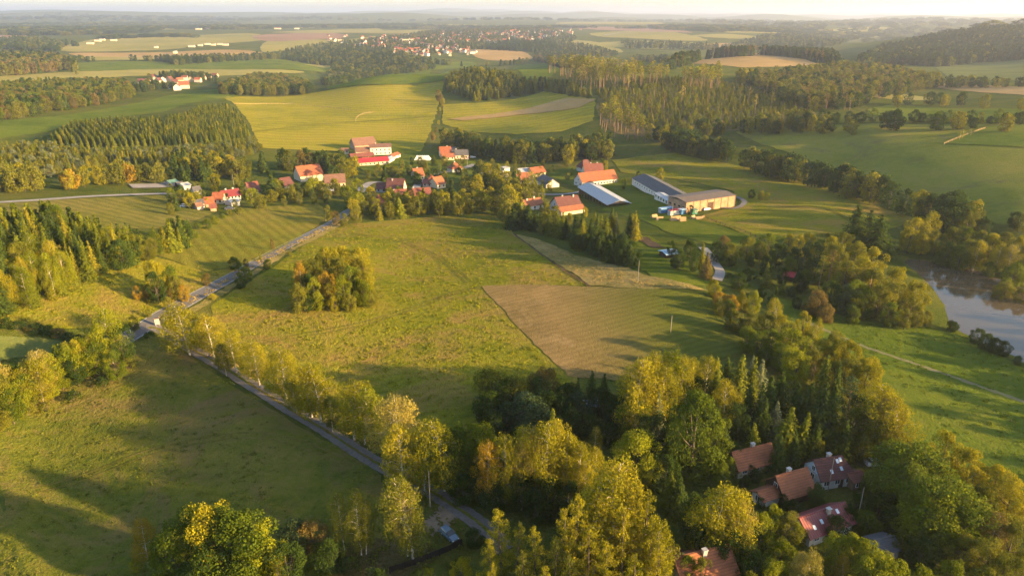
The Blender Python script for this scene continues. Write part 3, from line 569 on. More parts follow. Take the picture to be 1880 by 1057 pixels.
def region(px, h=0.0):                                            # pixel outline: (px, py) at canopy height, (px, py, 0) on the ground
    return [at(p[0], p[1], (h if len(p) == 2 else p[2])) for p in px]
def grove(px, mixl, spacing, hr, wood, h=None, row=None, jit=.38, keep=None, rest=None):   # individual trees filling an outline; mixl: (kind, tint, width, weight)
    X, Y = fill_points(region(px, h if h is not None else (hr[0] + hr[1]) / 2), spacing, jit, row)
    if keep and len(X) > keep:
        o = np.argsort(np.hypot(X, Y)); X, Y = X[o], Y[o]; stuff_wood('woodland', (X[keep:], Y[keep:]), mixl, hr, rest, 1); X, Y = X[:keep], Y[:keep]
    for x, y in zip(X, Y):
        k = pick(mixl); tree_at(x, y, k[0], k[1], R_.uniform(*hr) * (0.45 if k[0] == 'shrub' else 1), wood, k[2] * R_.uniform(.88, 1.12))
    return len(X)
# ---- masses nobody could count: one object each, trees instanced on its points
_gn = {}
def gn_group(coll):
    g = bpy.data.node_groups.new('scatter trees', 'GeometryNodeTree'); g.interface.new_socket('Geometry', in_out='INPUT', socket_type='NodeSocketGeometry'); g.interface.new_socket('Geometry', in_out='OUTPUT', socket_type='NodeSocketGeometry')
    N = g.nodes; i = N.new('NodeGroupInput'); o = N.new('NodeGroupOutput'); ip = N.new('GeometryNodeInstanceOnPoints'); ci = N.new('GeometryNodeCollectionInfo'); ci.inputs['Collection'].default_value = coll; ci.inputs['Separate Children'].default_value = True; ci.inputs['Reset Children'].default_value = True
    def attr(n, ty): a = N.new('GeometryNodeInputNamedAttribute'); a.data_type = ty; a.inputs['Name'].default_value = n; return a.outputs['Attribute']
    L = g.links.new; L(i.outputs[0], ip.inputs['Points']); L(ci.outputs[0], ip.inputs['Instance']); ip.inputs['Pick Instance'].default_value = True
    L(attr('pick', 'INT'), ip.inputs['Instance Index']); L(attr('turn', 'FLOAT_VECTOR'), ip.inputs['Rotation']); L(attr('size', 'FLOAT_VECTOR'), ip.inputs['Scale']); L(ip.outputs[0], o.inputs[0]); return g
def stuff_wood(name, XY, mixl, hr, label, lod=1, cat='woodland', protos=None, edge_low=0.0):
    key = (tuple((m[0], m[1]) for m in mixl), lod)
    if key not in _gn:
        coll = bpy.data.collections.new('tree kinds'); idx = []
        for m in mixl:
            nv = min(3, KINDS[m[0]][3])
            for v in range(nv):
                cm, tm = proto(m[0], v, lod); nc, ntk = len(cm.vertices), len(tm.vertices)
                a = np.empty(nc * 3, np.float32); cm.vertices.foreach_get('co', a); b = np.empty(ntk * 3, np.float32); tm.vertices.foreach_get('co', b)
                f1 = np.empty(len(cm.polygons) * 4, np.int32); cm.polygons.foreach_get('vertices', f1); f2 = np.empty(len(tm.polygons) * 4, np.int32); tm.polygons.foreach_get('vertices', f2)
                me = new_mesh('tree', np.concatenate([a, b]).reshape(-1, 3), np.concatenate([f1, f2 + nc]).reshape(-1, 4), [LEAF[m[1]], BARK[KINDS[m[0]][2]]], np.r_[np.zeros(len(cm.polygons)), np.ones(len(tm.polygons))])
                o = bpy.data.objects.new('t%03d' % len(idx), me); coll.objects.link(o); idx.append((m, v))
        _gn[key] = (gn_group(coll), idx)
    g, idx = _gn[key]; X, Y = XY; n = len(X); pk = []; sz = []; tu = []
    starts = {}
    for q, (m, v) in enumerate(idx): starts.setdefault(id(m), q)
    mlist = []; 
    for m0, _ in idx:
        if not mlist or mlist[-1] is not m0: mlist.append(m0)
    for j in range(n):
        m = pick(mlist); q0 = starts[id(m)]; nv = min(3, KINDS[m[0]][3]); pk.append(q0 + R_.randrange(nv)); h = R_.uniform(*hr) * (.5 if m[0] == 'shrub' else 1); s = h / KINDS[m[0]][1]; ww = m[2] * R_.uniform(.85, 1.15)
        sz.append((s * ww, s * ww, s)); tu.append((0, 0, R_.uniform(0, 6.28)))
    me = bpy.data.meshes.new(name); me.vertices.add(n); V = np.stack([X, Y, zat(X, Y) - 0.2], 1).astype(np.float32); me.vertices.foreach_set('co', V.ravel())
    a = me.attributes.new('pick', 'INT', 'POINT'); a.data.foreach_set('value', np.array(pk, np.int32)); a = me.attributes.new('size', 'FLOAT_VECTOR', 'POINT'); a.data.foreach_set('vector', np.array(sz, np.float32).ravel())
    a = me.attributes.new('turn', 'FLOAT_VECTOR', 'POINT'); a.data.foreach_set('vector', np.array(tu, np.float32).ravel())
    o = link(name, me, kind='stuff', label=label, category=cat); md = o.modifiers.new('scatter', 'NODES'); md.node_group = g; return o
def mass(name, px, mixl, spacing, hr, label, lod=1, row=None, jit=.38, h=None, cat='woodland'):
    X, Y = fill_points(region(px, h if h is not None else sum(hr) / 2), spacing, jit, row); o = stuff_wood(name, (X, Y), mixl, hr, label, lod, cat); print('MASS', label, len(X)); return o
# ------------------------------------------------------------------ the trees, near to far
BR, SP, BL, WI, LA, PI, SH, RO, LI = 'birch_tree', 'spruce_tree', 'broadleaf_tree', 'willow_tree', 'larch_tree', 'pine_tree', 'shrub', 'round_tree', 'linden_tree'
G, PG, LG, GR, DG, OL, OR, BN, BG, SI, NE, NG, NO = 'golden', 'pale gold', 'lime green', 'green', 'dark green', 'olive', 'orange', 'brown', 'blue green', 'silvery', 'needle', 'needle green', 'needle gold'
# birches along the gravel track
w_ = 'the row along the track'
for tx, ty, bx, by, tn, wd in ((345, 546, 350, 652, G, 1.2), (385, 570, 394, 656, G, 1.0), (430, 600, 434, 684, G, 1.0), (475, 622, 478, 706, G, 1.0), (523, 636, 528, 736, G, 1.1), (562, 660, 572, 765, G, .95), (585, 668, 590, 775, G, 1.0), (640, 694, 652, 808, G, 1.15), (668, 705, 672, 815, LG, .9), (728, 722, 735, 850, PG, 1.15), (742, 775, 742, 905, G, .9), (812, 768, 815, 900, G, 1.05), (775, 800, 780, 905, LG, .9)):
    b = at(bx, by); pr = proj(b.x, b.y, zf(b.x, b.y)); h = (by - ty) / FPX * pr[2] / math.cos(dep(ty)) * .93
    tree_at(b.x, b.y, BR, tn, h, w_, wd * 1.5)
for bx, by, h in ((415, 690, 9), (545, 758, 9.5), (612, 792, 9)): T(BR, R_.choice([LG, OL]), bx, by, h, w_, 1.1, base=True)
w_ = 'the hedgerow below the birches'
for px, py in ((365, 640), (405, 665), (448, 690), (500, 722), (550, 752), (610, 785), (690, 815)): T(SH, R_.choice([OL, DG, GR]), px, py, R_.uniform(2.0, 3.2), w_, base=True)
# twin birch and thin birches on the clearing
w_ = 'the clearing by the car'
T(BR, OL, 746, 862, 18, w_, .95); T(BR, PG, 738, 880, 15.5, w_, .7); T(BR, OL, 622, 898, 12.5, w_, .75); T(BR, OL, 650, 893, 14, w_, .75); T(BR, OL, 664, 915, 11.5, w_, .7)
T(WI, DG, 872, 972, 3.4, w_, 1.1); T(WI, DG, 600, 990, 6, w_, 1.0); T(SH, DG, 640, 1020, 3, w_); T(WI, BG, 540, 952, 6.5, w_, .9); T(WI, BN, 572, 955, 6.5, w_, .8)
T(BL, G, 845, 1020, 5.5, w_, .9); T(BL, LG, 782, 1042, 5.0, w_, .8); T(BR, G, 505, 1034, 6, w_, .9); T(BL, DG, 690, 1044, 5, w_)
# oaks at the bottom left
w_ = 'the bottom left clump'
T(BL, G, 365, 915, 15, w_, .85); T(RO, GR, 330, 948, 12, w_, .9); T(RO, GR, 425, 942, 12.5, w_, 1.05); T(BL, LG, 470, 958, 11, w_, .95); T(RO, DG, 385, 985, 10, w_, 1.0); T(BL, GR, 300, 985, 9.5, w_, .9)
T(BL, DG, 520, 990, 9, w_, .9); T(BL, GR, 440, 1000, 9, w_, 1.0); T(BR, OR, 252, 952, 10, w_, 1.0); T(SH, G, 245, 1025, 2.6, w_, .8); T(BL, DG, 350, 1020, 8, w_, 1.0)
# hedgerow along the road at the left edge
w_ = 'the left edge hedgerow'
for k, t, px, py, h, wd in ((BR, LG, 184, 565, 15, 1.2), (BL, LG, 172, 590, 12, .8), (BL, DG, 212, 592, 11, .8), (BL, GR, 165, 625, 9.5, .8), (BL, GR, 205, 640, 8.5, .8), (BL, DG, 150, 645, 7, .8), (BL, GR, 104, 636, 10, .85), (BL, DG, 130, 650, 8.5, .8), (WI, OL, 82, 662, 8, .7), (BR, PG, 48, 648, 12, 1.5), (BR, G, 62, 665, 11, 1.3), (BL, G, 25, 672, 10, .9), (RO, LG, 8, 700, 9, .8), (RO, LG, -25, 700, 9, .9), (BL, DG, 5, 662, 8.5, .8), (BR, PG, -20, 660, 12, 1.2), (SH, OL, 232, 655, 3.2, 1), (SH, DG, 185, 690, 3, 1), (SH, DG, 130, 715, 3, 1), (SH, OL, 80, 735, 3, 1)): T(k, t, px, py, h, w_, wd)
w_ = 'the dark hedge at far left'
for i in range(9): T(SH, DG if i % 3 else BN, -5 + i * 19 + R_.uniform(-4, 4), 598 + i * 3.5, R_.uniform(2, 3.2), w_, 1.2, base=True)
# orchard trees and bushes by the road
w_ = 'the grass beside the road'
for k, t, px, py, h, wd in ((BL, DG, 280, 495, 10.5, .75), (BL, GR, 305, 485, 10, .7), (BL, G, 276, 473, 12.5, .55), (BL, G, 292, 478, 11.5, .5), (BL, OL, 318, 505, 8, .7), (BL, OR, 250, 522, 4.8, .8), (BL, OR, 334, 520, 6, .75), (WI, BN, 268, 520, 5, .6), (WI, BN, 300, 525, 5, .8),
        (BL, OL, 305, 543, 4.6, .7), (BL, OL, 242, 578, 4.8, .8), (BL, OL, 270, 565, 3, .8), (WI, BN, 376, 500, 4.5, .6), (WI, DG, 428, 470, 5.2, .8), (BL, BN, 450, 472, 4.2, .6), (BL, BN, 500, 438, 4.6, .5), (BL, OL, 475, 462, 3.4, .5), (WI, GR, 447, 488, 5.5, .85), (WI, DG, 440, 505, 4.6, .8), (WI, GR, 490, 475, 3.6, .9), (SH, OL, 548, 452, 2.2, 1.2), (SH, OL, 530, 460, 2.4, 1), (SH, G, 310, 580, 2.2, 1.1), (SH, G, 388, 538, 2.2, 1.2), (SH, DG, 272, 607, 2.4, 1.0)): T(k, t, px, py, h, w_, wd)
# round grove in the middle meadow
w_ = 'the round meadow grove'
for k, t, px, py, h, wd in ((BL, OL, 560, 470, 13, .75), (BL, G, 600, 446, 15, .75), (BL, G, 625, 443, 15, .8), (BL, G, 652, 446, 15.5, .8), (BL, OL, 585, 462, 13, .8), (BL, G, 668, 465, 13, .7), (BR, OR, 548, 478, 12.5, .9), (BL, OL, 575, 478, 12, .8), (BL, OL, 620, 470, 13, .8), (BL, GR, 640, 480, 13, .75), (RO, G, 662, 500, 10, .7), (BL, OR, 596, 492, 12, .6), (BL, LG, 575, 505, 11, .7), (BL, LG, 628, 500, 12, .55), (BL, G, 603, 515, 9, .65), (RO, LG, 665, 512, 9, .7), (WI, OL, 680, 530, 6, .7), (WI, OL, 545, 520, 9, .7), (WI, LG, 582, 535, 6, .7), (WI, G, 612, 540, 5.5, .6), (WI, OL, 640, 538, 6, .7), (WI, DG, 560, 538, 6, .7), (BL, DG, 648, 512, 8, .7), (BL, DG, 560, 500, 11, .7)): T(k, t, px, py, h, w_, wd)
# dark thicket left of the wood
w_ = 'the dark meadow thicket'
for k, t, px, py, h, wd in ((WI, OL, 905, 676, 10, .9), (WI, DG, 922, 700, 9, .85), (WI, OL, 948, 688, 9.5, .9), (WI, BG, 965, 716, 10, 1.1), (WI, BG, 935, 735, 8.5, .9), (WI, DG, 898, 715, 9, .8), (RO, BN, 1000, 676, 10, .75), (WI, DG, 985, 690, 9, .8), (WI, DG, 1012, 715, 8.5, .9), (WI, BG, 990, 750, 7.5, .9), (WI, DG, 905, 755, 7, .8), (SP, NE, 1087, 680, 10, 1.1), (SP, NE, 1112, 684, 9.5, 1.1), (SP, NE, 1060, 692, 9, 1.1), (WI, DG, 1040, 700, 8, .9), (WI, BG, 1062, 720, 7, .9), (WI, DG, 1100, 712, 7, .9), (SP, NE, 1142, 698, 9, 1.1), (WI, DG, 1130, 725, 7, .9), (WI, DG, 1050, 745, 7, .9), (SP, NE, 1045, 735, 8, 1.0), (WI, DG, 1085, 760, 6, .9), (BR, OL, 1092, 782, 8, .8), (WI, DG, 1025, 760, 6.5, .9), (WI, BG, 1130, 752, 6, .8), (WI, DG, 960, 775, 6, .9), (SP, NE, 1160, 690, 10, 1), (WI, DG, 1120, 775, 5.5, .9)): T(k, t, px, py, h, w_, wd)
# golden birches in the centre foreground
w_ = 'the golden birch stand'
for k, t, px, py, h, wd in ((BR, G, 925, 798, 15, 1.0), (BR, G, 960, 784, 16, 1.1), (BR, G, 1003, 768, 18, 1.15), (BR, PG, 985, 782, 16, .9), (BR, G, 1022, 770, 17, 1.05), (BR, G, 1046, 796, 15, 1.1), (BR, OR, 893, 808, 14, .9), (BR, G, 1066, 812, 14, 1.0), (BR, PG, 945, 805, 14, .9), (BR, G, 1075, 838, 12, .9), (SP, NG, 1022, 752, 15, 1.15), (BL, GR, 838, 776, 13, .85), (BL, LG, 876, 773, 13, .85), (BL, GR, 860, 800, 11, .9), (BL, GR, 905, 830, 10, .9), (BL, DG, 930, 850, 9, .9), (BL, GR, 830, 810, 10.5, .9), (BL, DG, 880, 850, 8, .9), (BR, G, 1092, 820, 12, .8), (BL, OL, 1105, 830, 9, .6), (BL, DG, 960, 870, 8, .9), (BL, DG, 1010, 875, 9, .9), (WI, DG, 850, 870, 6, 1), (WI, DG, 905, 885, 6, 1), (WI, DG, 985, 900, 6, 1), (BL, DG, 1050, 880, 9, .9)): T(k, t, px, py, h, w_, wd)
# feathery golden trees at the bottom centre
w_ = 'the feathery golden stand'
for k, t, px, py, h, wd in ((LA, G, 922, 926, 15, 1.1), (LA, OL, 945, 958, 13.5, 1.1), (LA, G, 900, 985, 12, 1.0), (LA, G, 1062, 905, 18, 1.05), (LA, G, 1038, 930, 16, 1.0), (BR, G, 1110, 852, 19, 1.3), (BR, G, 1140, 866, 19, 1.3), (BR, PG, 1128, 850, 17, .9), (LA, G, 1168, 884, 18, 1.05), (LA, G, 1186, 905, 17, 1.1), (BR, G, 1100, 895, 17, 1.25), (LA, G, 985, 962, 14, 1.0), (LA, OL, 1020, 985, 13, 1.1), (LA, G, 1150, 935, 16.5, 1.1), (LA, G, 1198, 950, 15, 1.1), (LA, G, 1085, 960, 15, 1.1), (LA, G, 1215, 995, 13.5, 1.05), (LA, G, 1122, 990, 14.5, 1.1), (LA, OL, 955, 1010, 12, 1.0), (LA, G, 1170, 1010, 14, 1.1), (LA, OL, 1050, 1015, 12.5, 1.1), (LA, G, 905, 1035, 10.5, .9), (LA, G, 1000, 1040, 12, 1.0), (LA, G, 1230, 1040, 12, 1.0), (LA, G, 1110, 1042, 12.5, 1.0), (SP, NG, 1060, 990, 10, 1.0), (BR, G, 1215, 960, 14, 1.0), (LA, G, 1180, 1055, 12, 1.1), (BL, OL, 1070, 940, 11, .8), (LA, G, 1145, 1075, 12, 1.1), (LA, OL, 1060, 1075, 12, 1.1), (LA, G, 960, 1080, 11, 1.1)): T(k, t, px, py, h, w_, wd)
# tall mixed wood above the cottages
w_ = 'the wood above the cottages'
for k, t, px, py, h, wd in ((BR, G, 1176, 656, 19, 1.3), (BR, G, 1190, 668, 17, 1.1), (BR, G, 1208, 642, 18, 1.0), (BR, LG, 1240, 636, 18, 1.2), (BR, G, 1255, 650, 16.5, 1.1), (BR, G, 1222, 660, 17, 1.0), (SP, SI, 1212, 718, 12, 1.25), (BL, GR, 1165, 728, 11, 1.0), (RO, LG, 1172, 794, 11.5, .9), (LI, GR, 1282, 712, 20, 1.0), (BL, GR, 1320, 760, 12, .8), (BR, G, 1338, 698, 13, 1.2), (BR, G, 1300, 650, 14, 1.1), (BR, G, 1272, 655, 14, 1.0), (SP, NG, 1322, 655, 13, 1.15), (SP, NG, 1312, 676, 13, 1.2), (SP, NG, 1362, 648, 14, 1.1), (SP, NE, 1340, 650, 12, 1.1), (SP, NG, 1385, 655, 13, 1.15), (SP, SI, 1400, 656, 12, 1.1), (SP, SI, 1382, 650, 12, 1.0), (BL, LG, 1460, 600, 13, 1.0), (BL, LG, 1468, 640, 11, .9), (SP, NE, 1418, 688, 14, 1.5), (SP, NE, 1440, 680, 14.5, 1.3), (SP, NE, 1402, 700, 13, 1.2), (SP, NE, 1405, 728, 11, 1.3), (SP, SI, 1430, 735, 10, 1.2), (SP, NG, 1455, 745, 12.5, 1.45), (SP, NG, 1480, 752, 12, 1.3), (SP, NE, 1515, 702, 15, 1.35), (SP, NE, 1535, 715, 13, 1.2), (SP, NE, 1490, 700, 13, 1.2), (SP, NG, 1518, 648, 13, 1.2), (SP, NE, 1545, 665, 12, 1.2), (PI, BG, 1572, 696, 14, 1.5), (BL, BG, 1580, 712, 12, .7), (BL, G, 1565, 620, 11, .9), (BL, G, 1590, 650, 11.5, .9), (BL, OL, 1535, 610, 11, .9), (BL, G, 1598, 665, 11, .8), (BL, OL, 1560, 655, 11, .8), (BR, G, 1640, 706, 16, 1.5), (BR, G, 1662, 735, 14, 1.4), (BR, PG, 1622, 720, 14, 1.2), (BL, OL, 1610, 740, 11, .8), (BL, OL, 1575, 745, 10, .8), (SP, NE, 1235, 690, 13, 1.2), (BL, DG, 1195, 760, 10, .9), (BL, DG, 1250, 760, 11, .9), (SP, NE, 1250, 870, 9, 1.3), (SP, NG, 1238, 862, 9, 1.2), (BL, DG, 1225, 830, 9, .9), (BL, DG, 1360, 740, 9, .9), (SP, NE, 1340, 780, 10, 1.2), (BL, OL, 1545, 770, 8, .8), (BL, OL, 1500, 800, 7, .7), (WI, OL, 1590, 800, 6, .9), (WI, OL, 1630, 800, 6.5, .9), (SP, NE, 1470, 700, 13, 1.2), (BL, DG, 1290, 690, 11, .8), (SP, NE, 1380, 700, 12, 1.2), (BL, DG, 1480, 800, 6, .8), (WI, DG, 1390, 800, 5, .8), (WI, DG, 1350, 810, 6, .8), (BL, OL, 1640, 770, 10, .8)): T(k, t, px, py, h, w_, wd)
# hedge belt between stubble field and pond meadow
w_ = 'the belt right of stubble'
for k, t, px, py, h, wd in ((WI, G, 1314, 512, 6, .8), (WI, OR, 1325, 535, 5.5, .85), (WI, OR, 1345, 538, 6, .8), (BL, LG, 1388, 532, 8, .8), (WI, G, 1365, 535, 6, .7), (BR, G, 1431, 543, 10, 1.1), (BL, OL, 1410, 570, 8.5, .9), (BL, OL, 1380, 570, 8, .9), (WI, OL, 1350, 565, 7, .9), (BL, G, 1440, 575, 9, .8), (BL, G, 1478, 568, 9, .7), (BR, G, 1500, 582, 9.5, .9), (BL, OL, 1455, 590, 9, .9), (BL, GR, 1420, 600, 9, .9), (BL, OL, 1490, 605, 9.5, .9), (BL, G, 1515, 620, 9.5, .9), (BL, GR, 1395, 605, 8, .8), (WI, GR, 1375, 600, 6.5, .9), (BL, GR, 1440, 625, 9, .8), (BL, G, 1540, 628, 10, .9), (BL, OL, 1500, 640, 9, .8), (WI, GR, 1340, 550, 5, .9), (WI, GR, 1410, 635, 6, .8), (WI, OL, 1322, 550, 5, .8), (BL, OL, 1530, 660, 9, .8)): T(k, t, px, py, h, w_, wd)
# garden trees round the cottages, right foreground
w_ = 'the cottage gardens'
for k, t, px, py, h, wd in ((RO, GR, 1685, 818, 12.5, 1.15), (RO, GR, 1665, 845, 11, 1.0), (RO, GR, 1745, 884, 12.5, 1.15), (RO, LG, 1720, 905, 11, 1.0), (RO, GR, 1775, 920, 10.5, 1.0), (BL, G, 1744, 788, 11.5, .85), (BL, G, 1778, 818, 11, .85), (BL, G, 1795, 850, 10, .8), (BL, G, 1842, 850, 10, .9), (BL, G, 1868, 876, 10, .9), (BL, OL, 1815, 895, 9, .9), (BL, OL, 1850, 935, 9, .9), (BR, G, 1328, 884, 15, 1.6), (BR, G, 1345, 900, 14, 1.5), (BR, PG, 1362, 920, 12, 1.2), (BL, LG, 1404, 938, 9.5, .7), (BL, LG, 1422, 925, 9, .6), (BL, OL, 1452, 935, 8.5, .7), (BL, LG, 1440, 985, 9, .7), (BL, LG, 1545, 978, 8.5, .8), (BL, LG, 1592, 985, 9.5, .85), (BL, LG, 1570, 975, 9, .7), (RO, LG, 1640, 1028, 9, .8), (RO, LG, 1605, 1012, 9, .8), (BR, PG, 1495, 1006, 10.5, 1.1), (BR, PG, 1478, 1018, 9.5, 1.0), (BR, OR, 1556, 1016, 8, 1.0), (BL, LG, 1430, 1026, 8.5, .8), (BL, DG, 1390, 1000, 8.5, .9), (BL, DG, 1380, 960, 8, .8), (BL, DG, 1350, 970, 9, .9), (WI, DG, 1505, 885, 6, .55), (WI, DG, 1540, 945, 5.5, .75), (WI, DG, 1560, 930, 4.5, .8), (WI, DG, 1620, 905, 5, .9), (WI, GR, 1600, 935, 5, .9), (WI, DG, 1650, 930, 5.5, .9), (WI, OL, 1660, 970, 5, .9), (WI, DG, 1580, 905, 4.5, .8), (WI, DG, 1640, 890, 5, .8), (BL, DG, 1280, 905, 9, .9), (BL, DG, 1290, 960, 8, .9), (BL, LG, 1700, 1040, 8, .9), (BL, OL, 1780, 980, 8, .9), (BL, OL, 1830, 985, 9, .9), (BL, OL, 1870, 960, 9, .9), (BR, BN, 1835, 940, 10, 1.1), (BL, LG, 1760, 1030, 8, .9), (BL, OL, 1820, 1035, 8, .9), (BL, OL, 1870, 1020, 9, .9), (WI, DG, 1450, 885 + 35, 3, .8), (WI, DG, 1390, 862, 3, .8), (WI, DG, 1370, 870, 3, .7), (WI, OL, 1610, 860, 5, .8), (BL, DG, 1320, 985, 8, .8), (WI, DG, 1700, 985, 6, .9), (SH, DG, 1470, 925, 2.4, 1), (SH, DG, 1455, 915, 2.4, 1), (SH, DG, 1425, 925, 2.2, 1), (SH, OL, 1500, 1000, 2.5, 1), (LA, G, 1262, 1048, 9, 1.0), (BL, LG, 1300, 1062, 6.5, .8), (BL, OL, 1385, 1050, 8, .8), (BL, OL, 1500, 1050, 8, .8), (BL, LG, 1560, 1055, 8, .8)): T(k, t, px, py, h, w_, wd)
for k, t, px, py, h, wd in ((WI, DG, 1358, 848, 3.2, .7), (WI, DG, 1380, 852, 2.8, .7), (WI, GR, 1402, 846, 2.6, .7), (WI, DG, 1440, 905, 3, .7), (WI, DG, 1492, 892, 2.8, .8), (WI, GR, 1400, 912, 2.6, .7), (WI, OL, 1475, 965, 4, .6), (BL, OL, 1450, 942, 8, .5), (BL, LG, 1462, 955, 7, .5), (WI, GR, 1590, 875, 3, .8), (BL, GR, 1330, 850, 7, .6), (BL, GR, 1345, 835, 6, .5), (BL, OL, 1290, 1020, 8, .6), (BL, GR, 1262, 1010, 8, .6), (SP, NE, 1435, 795, 9, 1.2), (SP, NE, 1465, 790, 9, 1.2), (SP, NE, 1500, 775, 10, 1.2), (SP, NE, 1560, 770, 10, 1.2), (SP, NG, 1390, 775, 9, 1.2), (BL, DG, 1530, 790, 7, .7)): T(k, t, px, py, h, 'the cottage gardens', wd)
# wood beside the pond
w_ = 'the wood beside the pond'
MX = [(BL, OL, .85, 3), (BL, GR, .85, 2), (BL, G, .8, 1.5), (RO, OL, .7, 1), (BR, G, 1.0, .8)]
for k, t, px, py, h, wd in ((SP, NE, 1584, 374, 19, 1.9), (SP, NE, 1600, 385, 16, 1.8), (SP, NE, 1622, 392, 17, 1.9), (BL, OL, 1575, 440, 15, 0.9), (BL, OL, 1540, 445, 15, 0.9), (BL, G, 1605, 450, 15, .95), (BL, G, 1590, 468, 15, .9), (BL, OL, 1560, 470, 15, 0.85), (PI, BN, 1530, 460, 15, 1.6), (PI, OL, 1512, 470, 14, 1.5), (BL, OL, 1608, 489, 13.5, 0.95), (BL, G, 1655, 488, 14, .9), (BL, OL, 1648, 514, 11.7, 0.9), (BL, G, 1690, 515, 12, .85), (BL, OL, 1678, 544, 8.1, 0.8), (BL, OL, 1618, 519, 11.7, 0.9), (BL, GR, 1593, 524, 10.8, 0.85), (BL, G, 1635, 530, 10, .75), (BL, GR, 1580, 510, 12, 0.85), (BL, SI, 1560, 518, 10, 0.7), (RO, OL, 1575, 549, 7.2, 0.7), (BL, GR, 1638, 549, 9, 0.8), (BL, OL, 1668, 564, 7.2, 0.8), (BL, OL, 1690, 561, 7.2, 0.8), (WI, OL, 1706, 569, 5.4, 0.7), (BL, DG, 1530, 510, 11, 0.9), (BL, BN, 1505, 530, 9, 0.9), (WI, BN, 1520, 555, 6.5, 0.9), (WI, BN, 1490, 545, 6, 0.9), (BL, OL, 1550, 420, 12, 0.9), (BL, G, 1530, 430, 11, .9), (BL, DG, 1500, 440, 12, 0.9), (BL, BG, 1480, 450, 11, 0.8), (BL, G, 1470, 428, 10, .8), (BL, G, 1450, 425, 9, .8), (BL, OL, 1490, 425, 10, 0.8), (WI, DG, 1750, 588, 3.8, 0.8), (WI, OL, 1638, 569, 5.4, 0.8), (WI, GR, 1570, 560, 6, 0.8), (PI, OL, 1608, 471, 13.5, 1.4)): T(k, t, px, py, h, w_, wd)
w_ = 'the garden hollow'
for k, t, px, py, h, wd in ((BL, DG, 1270, 440, 9, .8), (BL, DG, 1250, 455, 8, .8), (SP, OL, 1292, 445, 10, 1.5), (SP, BN, 1300, 462, 9.5, 1.8), (BL, DG, 1320, 440, 9, .9), (BL, OL, 1345, 445, 9, .9), (BL, OL, 1375, 432, 10, .9), (BL, OL, 1400, 440, 9, .8), (BL, GR, 1415, 425, 11, .8), (BL, DG, 1430, 445, 10, .9), (RO, DG, 1410, 468, 8, .65), (RO, GR, 1455, 470, 8, .6), (SP, OL, 1412, 480, 9, 1.6), (BL, GR, 1480, 490, 9, .7), (RO, DG, 1472, 498, 7.5, .7), (WI, DG, 1360, 500, 6, .9), (WI, DG, 1375, 490, 5, .8), (SP, GR, 1428, 515, 5, 1.0), (SP, GR, 1440, 512, 5.5, 1.0), (WI, DG, 1455, 525, 4, .8), (WI, DG, 1400, 525, 4, .8), (WI, DG, 1345, 470, 4, .8), (BL, DG, 1235, 440, 7, .8), (WI, DG, 1240, 470, 4.5, .8), (WI, DG, 1380, 470, 4, .8), (BL, DG, 1500, 470, 10, .9), (BL, DG, 1440, 490, 7, .8), (WI, BN, 1330, 430, 6, .9), (WI, DG, 1420, 540, 4, .8), (WI, DG, 1465, 545, 4, .8), (SH, DG, 1340, 500, 2, 1), (SH, DG, 1390, 505, 2, 1), (BL, DG, 1275, 470, 6, .8), (BL, DG, 1460, 450, 10, .8), (BL, OL, 1520, 425, 10, .8)): T(k, t, px, py, h, w_, wd)
w_ = 'the far bank of the pond'
for k, t, px, py, h, wd in ((BL, G, 1690, 395, 14, 1.0), (BL, G, 1710, 388, 14, .9), (BL, G, 1675, 415, 11, .9), (BL, LG, 1750, 398, 10, .5), (BL, OL, 1725, 420, 11, .9), (BL, OL, 1755, 415, 12, .9), (BL, GR, 1780, 415, 12, .9), (BL, OL, 1805, 420, 12, .9), (BL, GR, 1740, 440, 11, .9), (BL, GR, 1770, 445, 11, .9), (BL, OL, 1795, 440, 12, .9), (BR, G, 1800, 440, 12, 1.3), (BL, G, 1825, 425, 12, .9), (BL, OL, 1850, 420, 12, .9), (BR, PG, 1862, 448, 12, 1.3), (BR, G, 1840, 445, 12, 1.2), (BL, G, 1880, 430, 12, .9), (BL, OL, 1905, 425, 12, .9), (RO, GR, 1850, 520 - 12, 6.5, .7), (RO, GR, 1868, 482, 9, .9), (BL, OL, 1890, 470, 10, .9), (WI, GR, 1820, 480, 6, .8), (WI, OL, 1780, 460, 6, .8), (BL, G, 1700, 425, 10, .8), (BL, OL, 1925, 450, 12, .9), (RO, OL, 1850, 515, 7, .95), (RO, OL, 1880, 528, 6.5, .9), (RO, OL, 1835, 530, 5, .7), (BL, DG, 1870, 385, 9, .8), (BL, OL, 1878, 390, 8, .9), (BL, DG, 1815, 400, 8, .8)): T(k, t, px, py, h, w_, wd)
w_ = 'the near bank of the pond'
for k, t, px, py, h, wd in ((WI, DG, 1798, 602, 5, .8), (WI, DG, 1815, 612, 5, .9), (WI, DG, 1832, 618, 5, .85), (WI, DG, 1848, 625, 4.6, .8), (WI, DG, 1755, 590, 3, .9), (WI, DG, 1872, 652, 3, .8)): T(k, t, px, py, h, w_, wd)
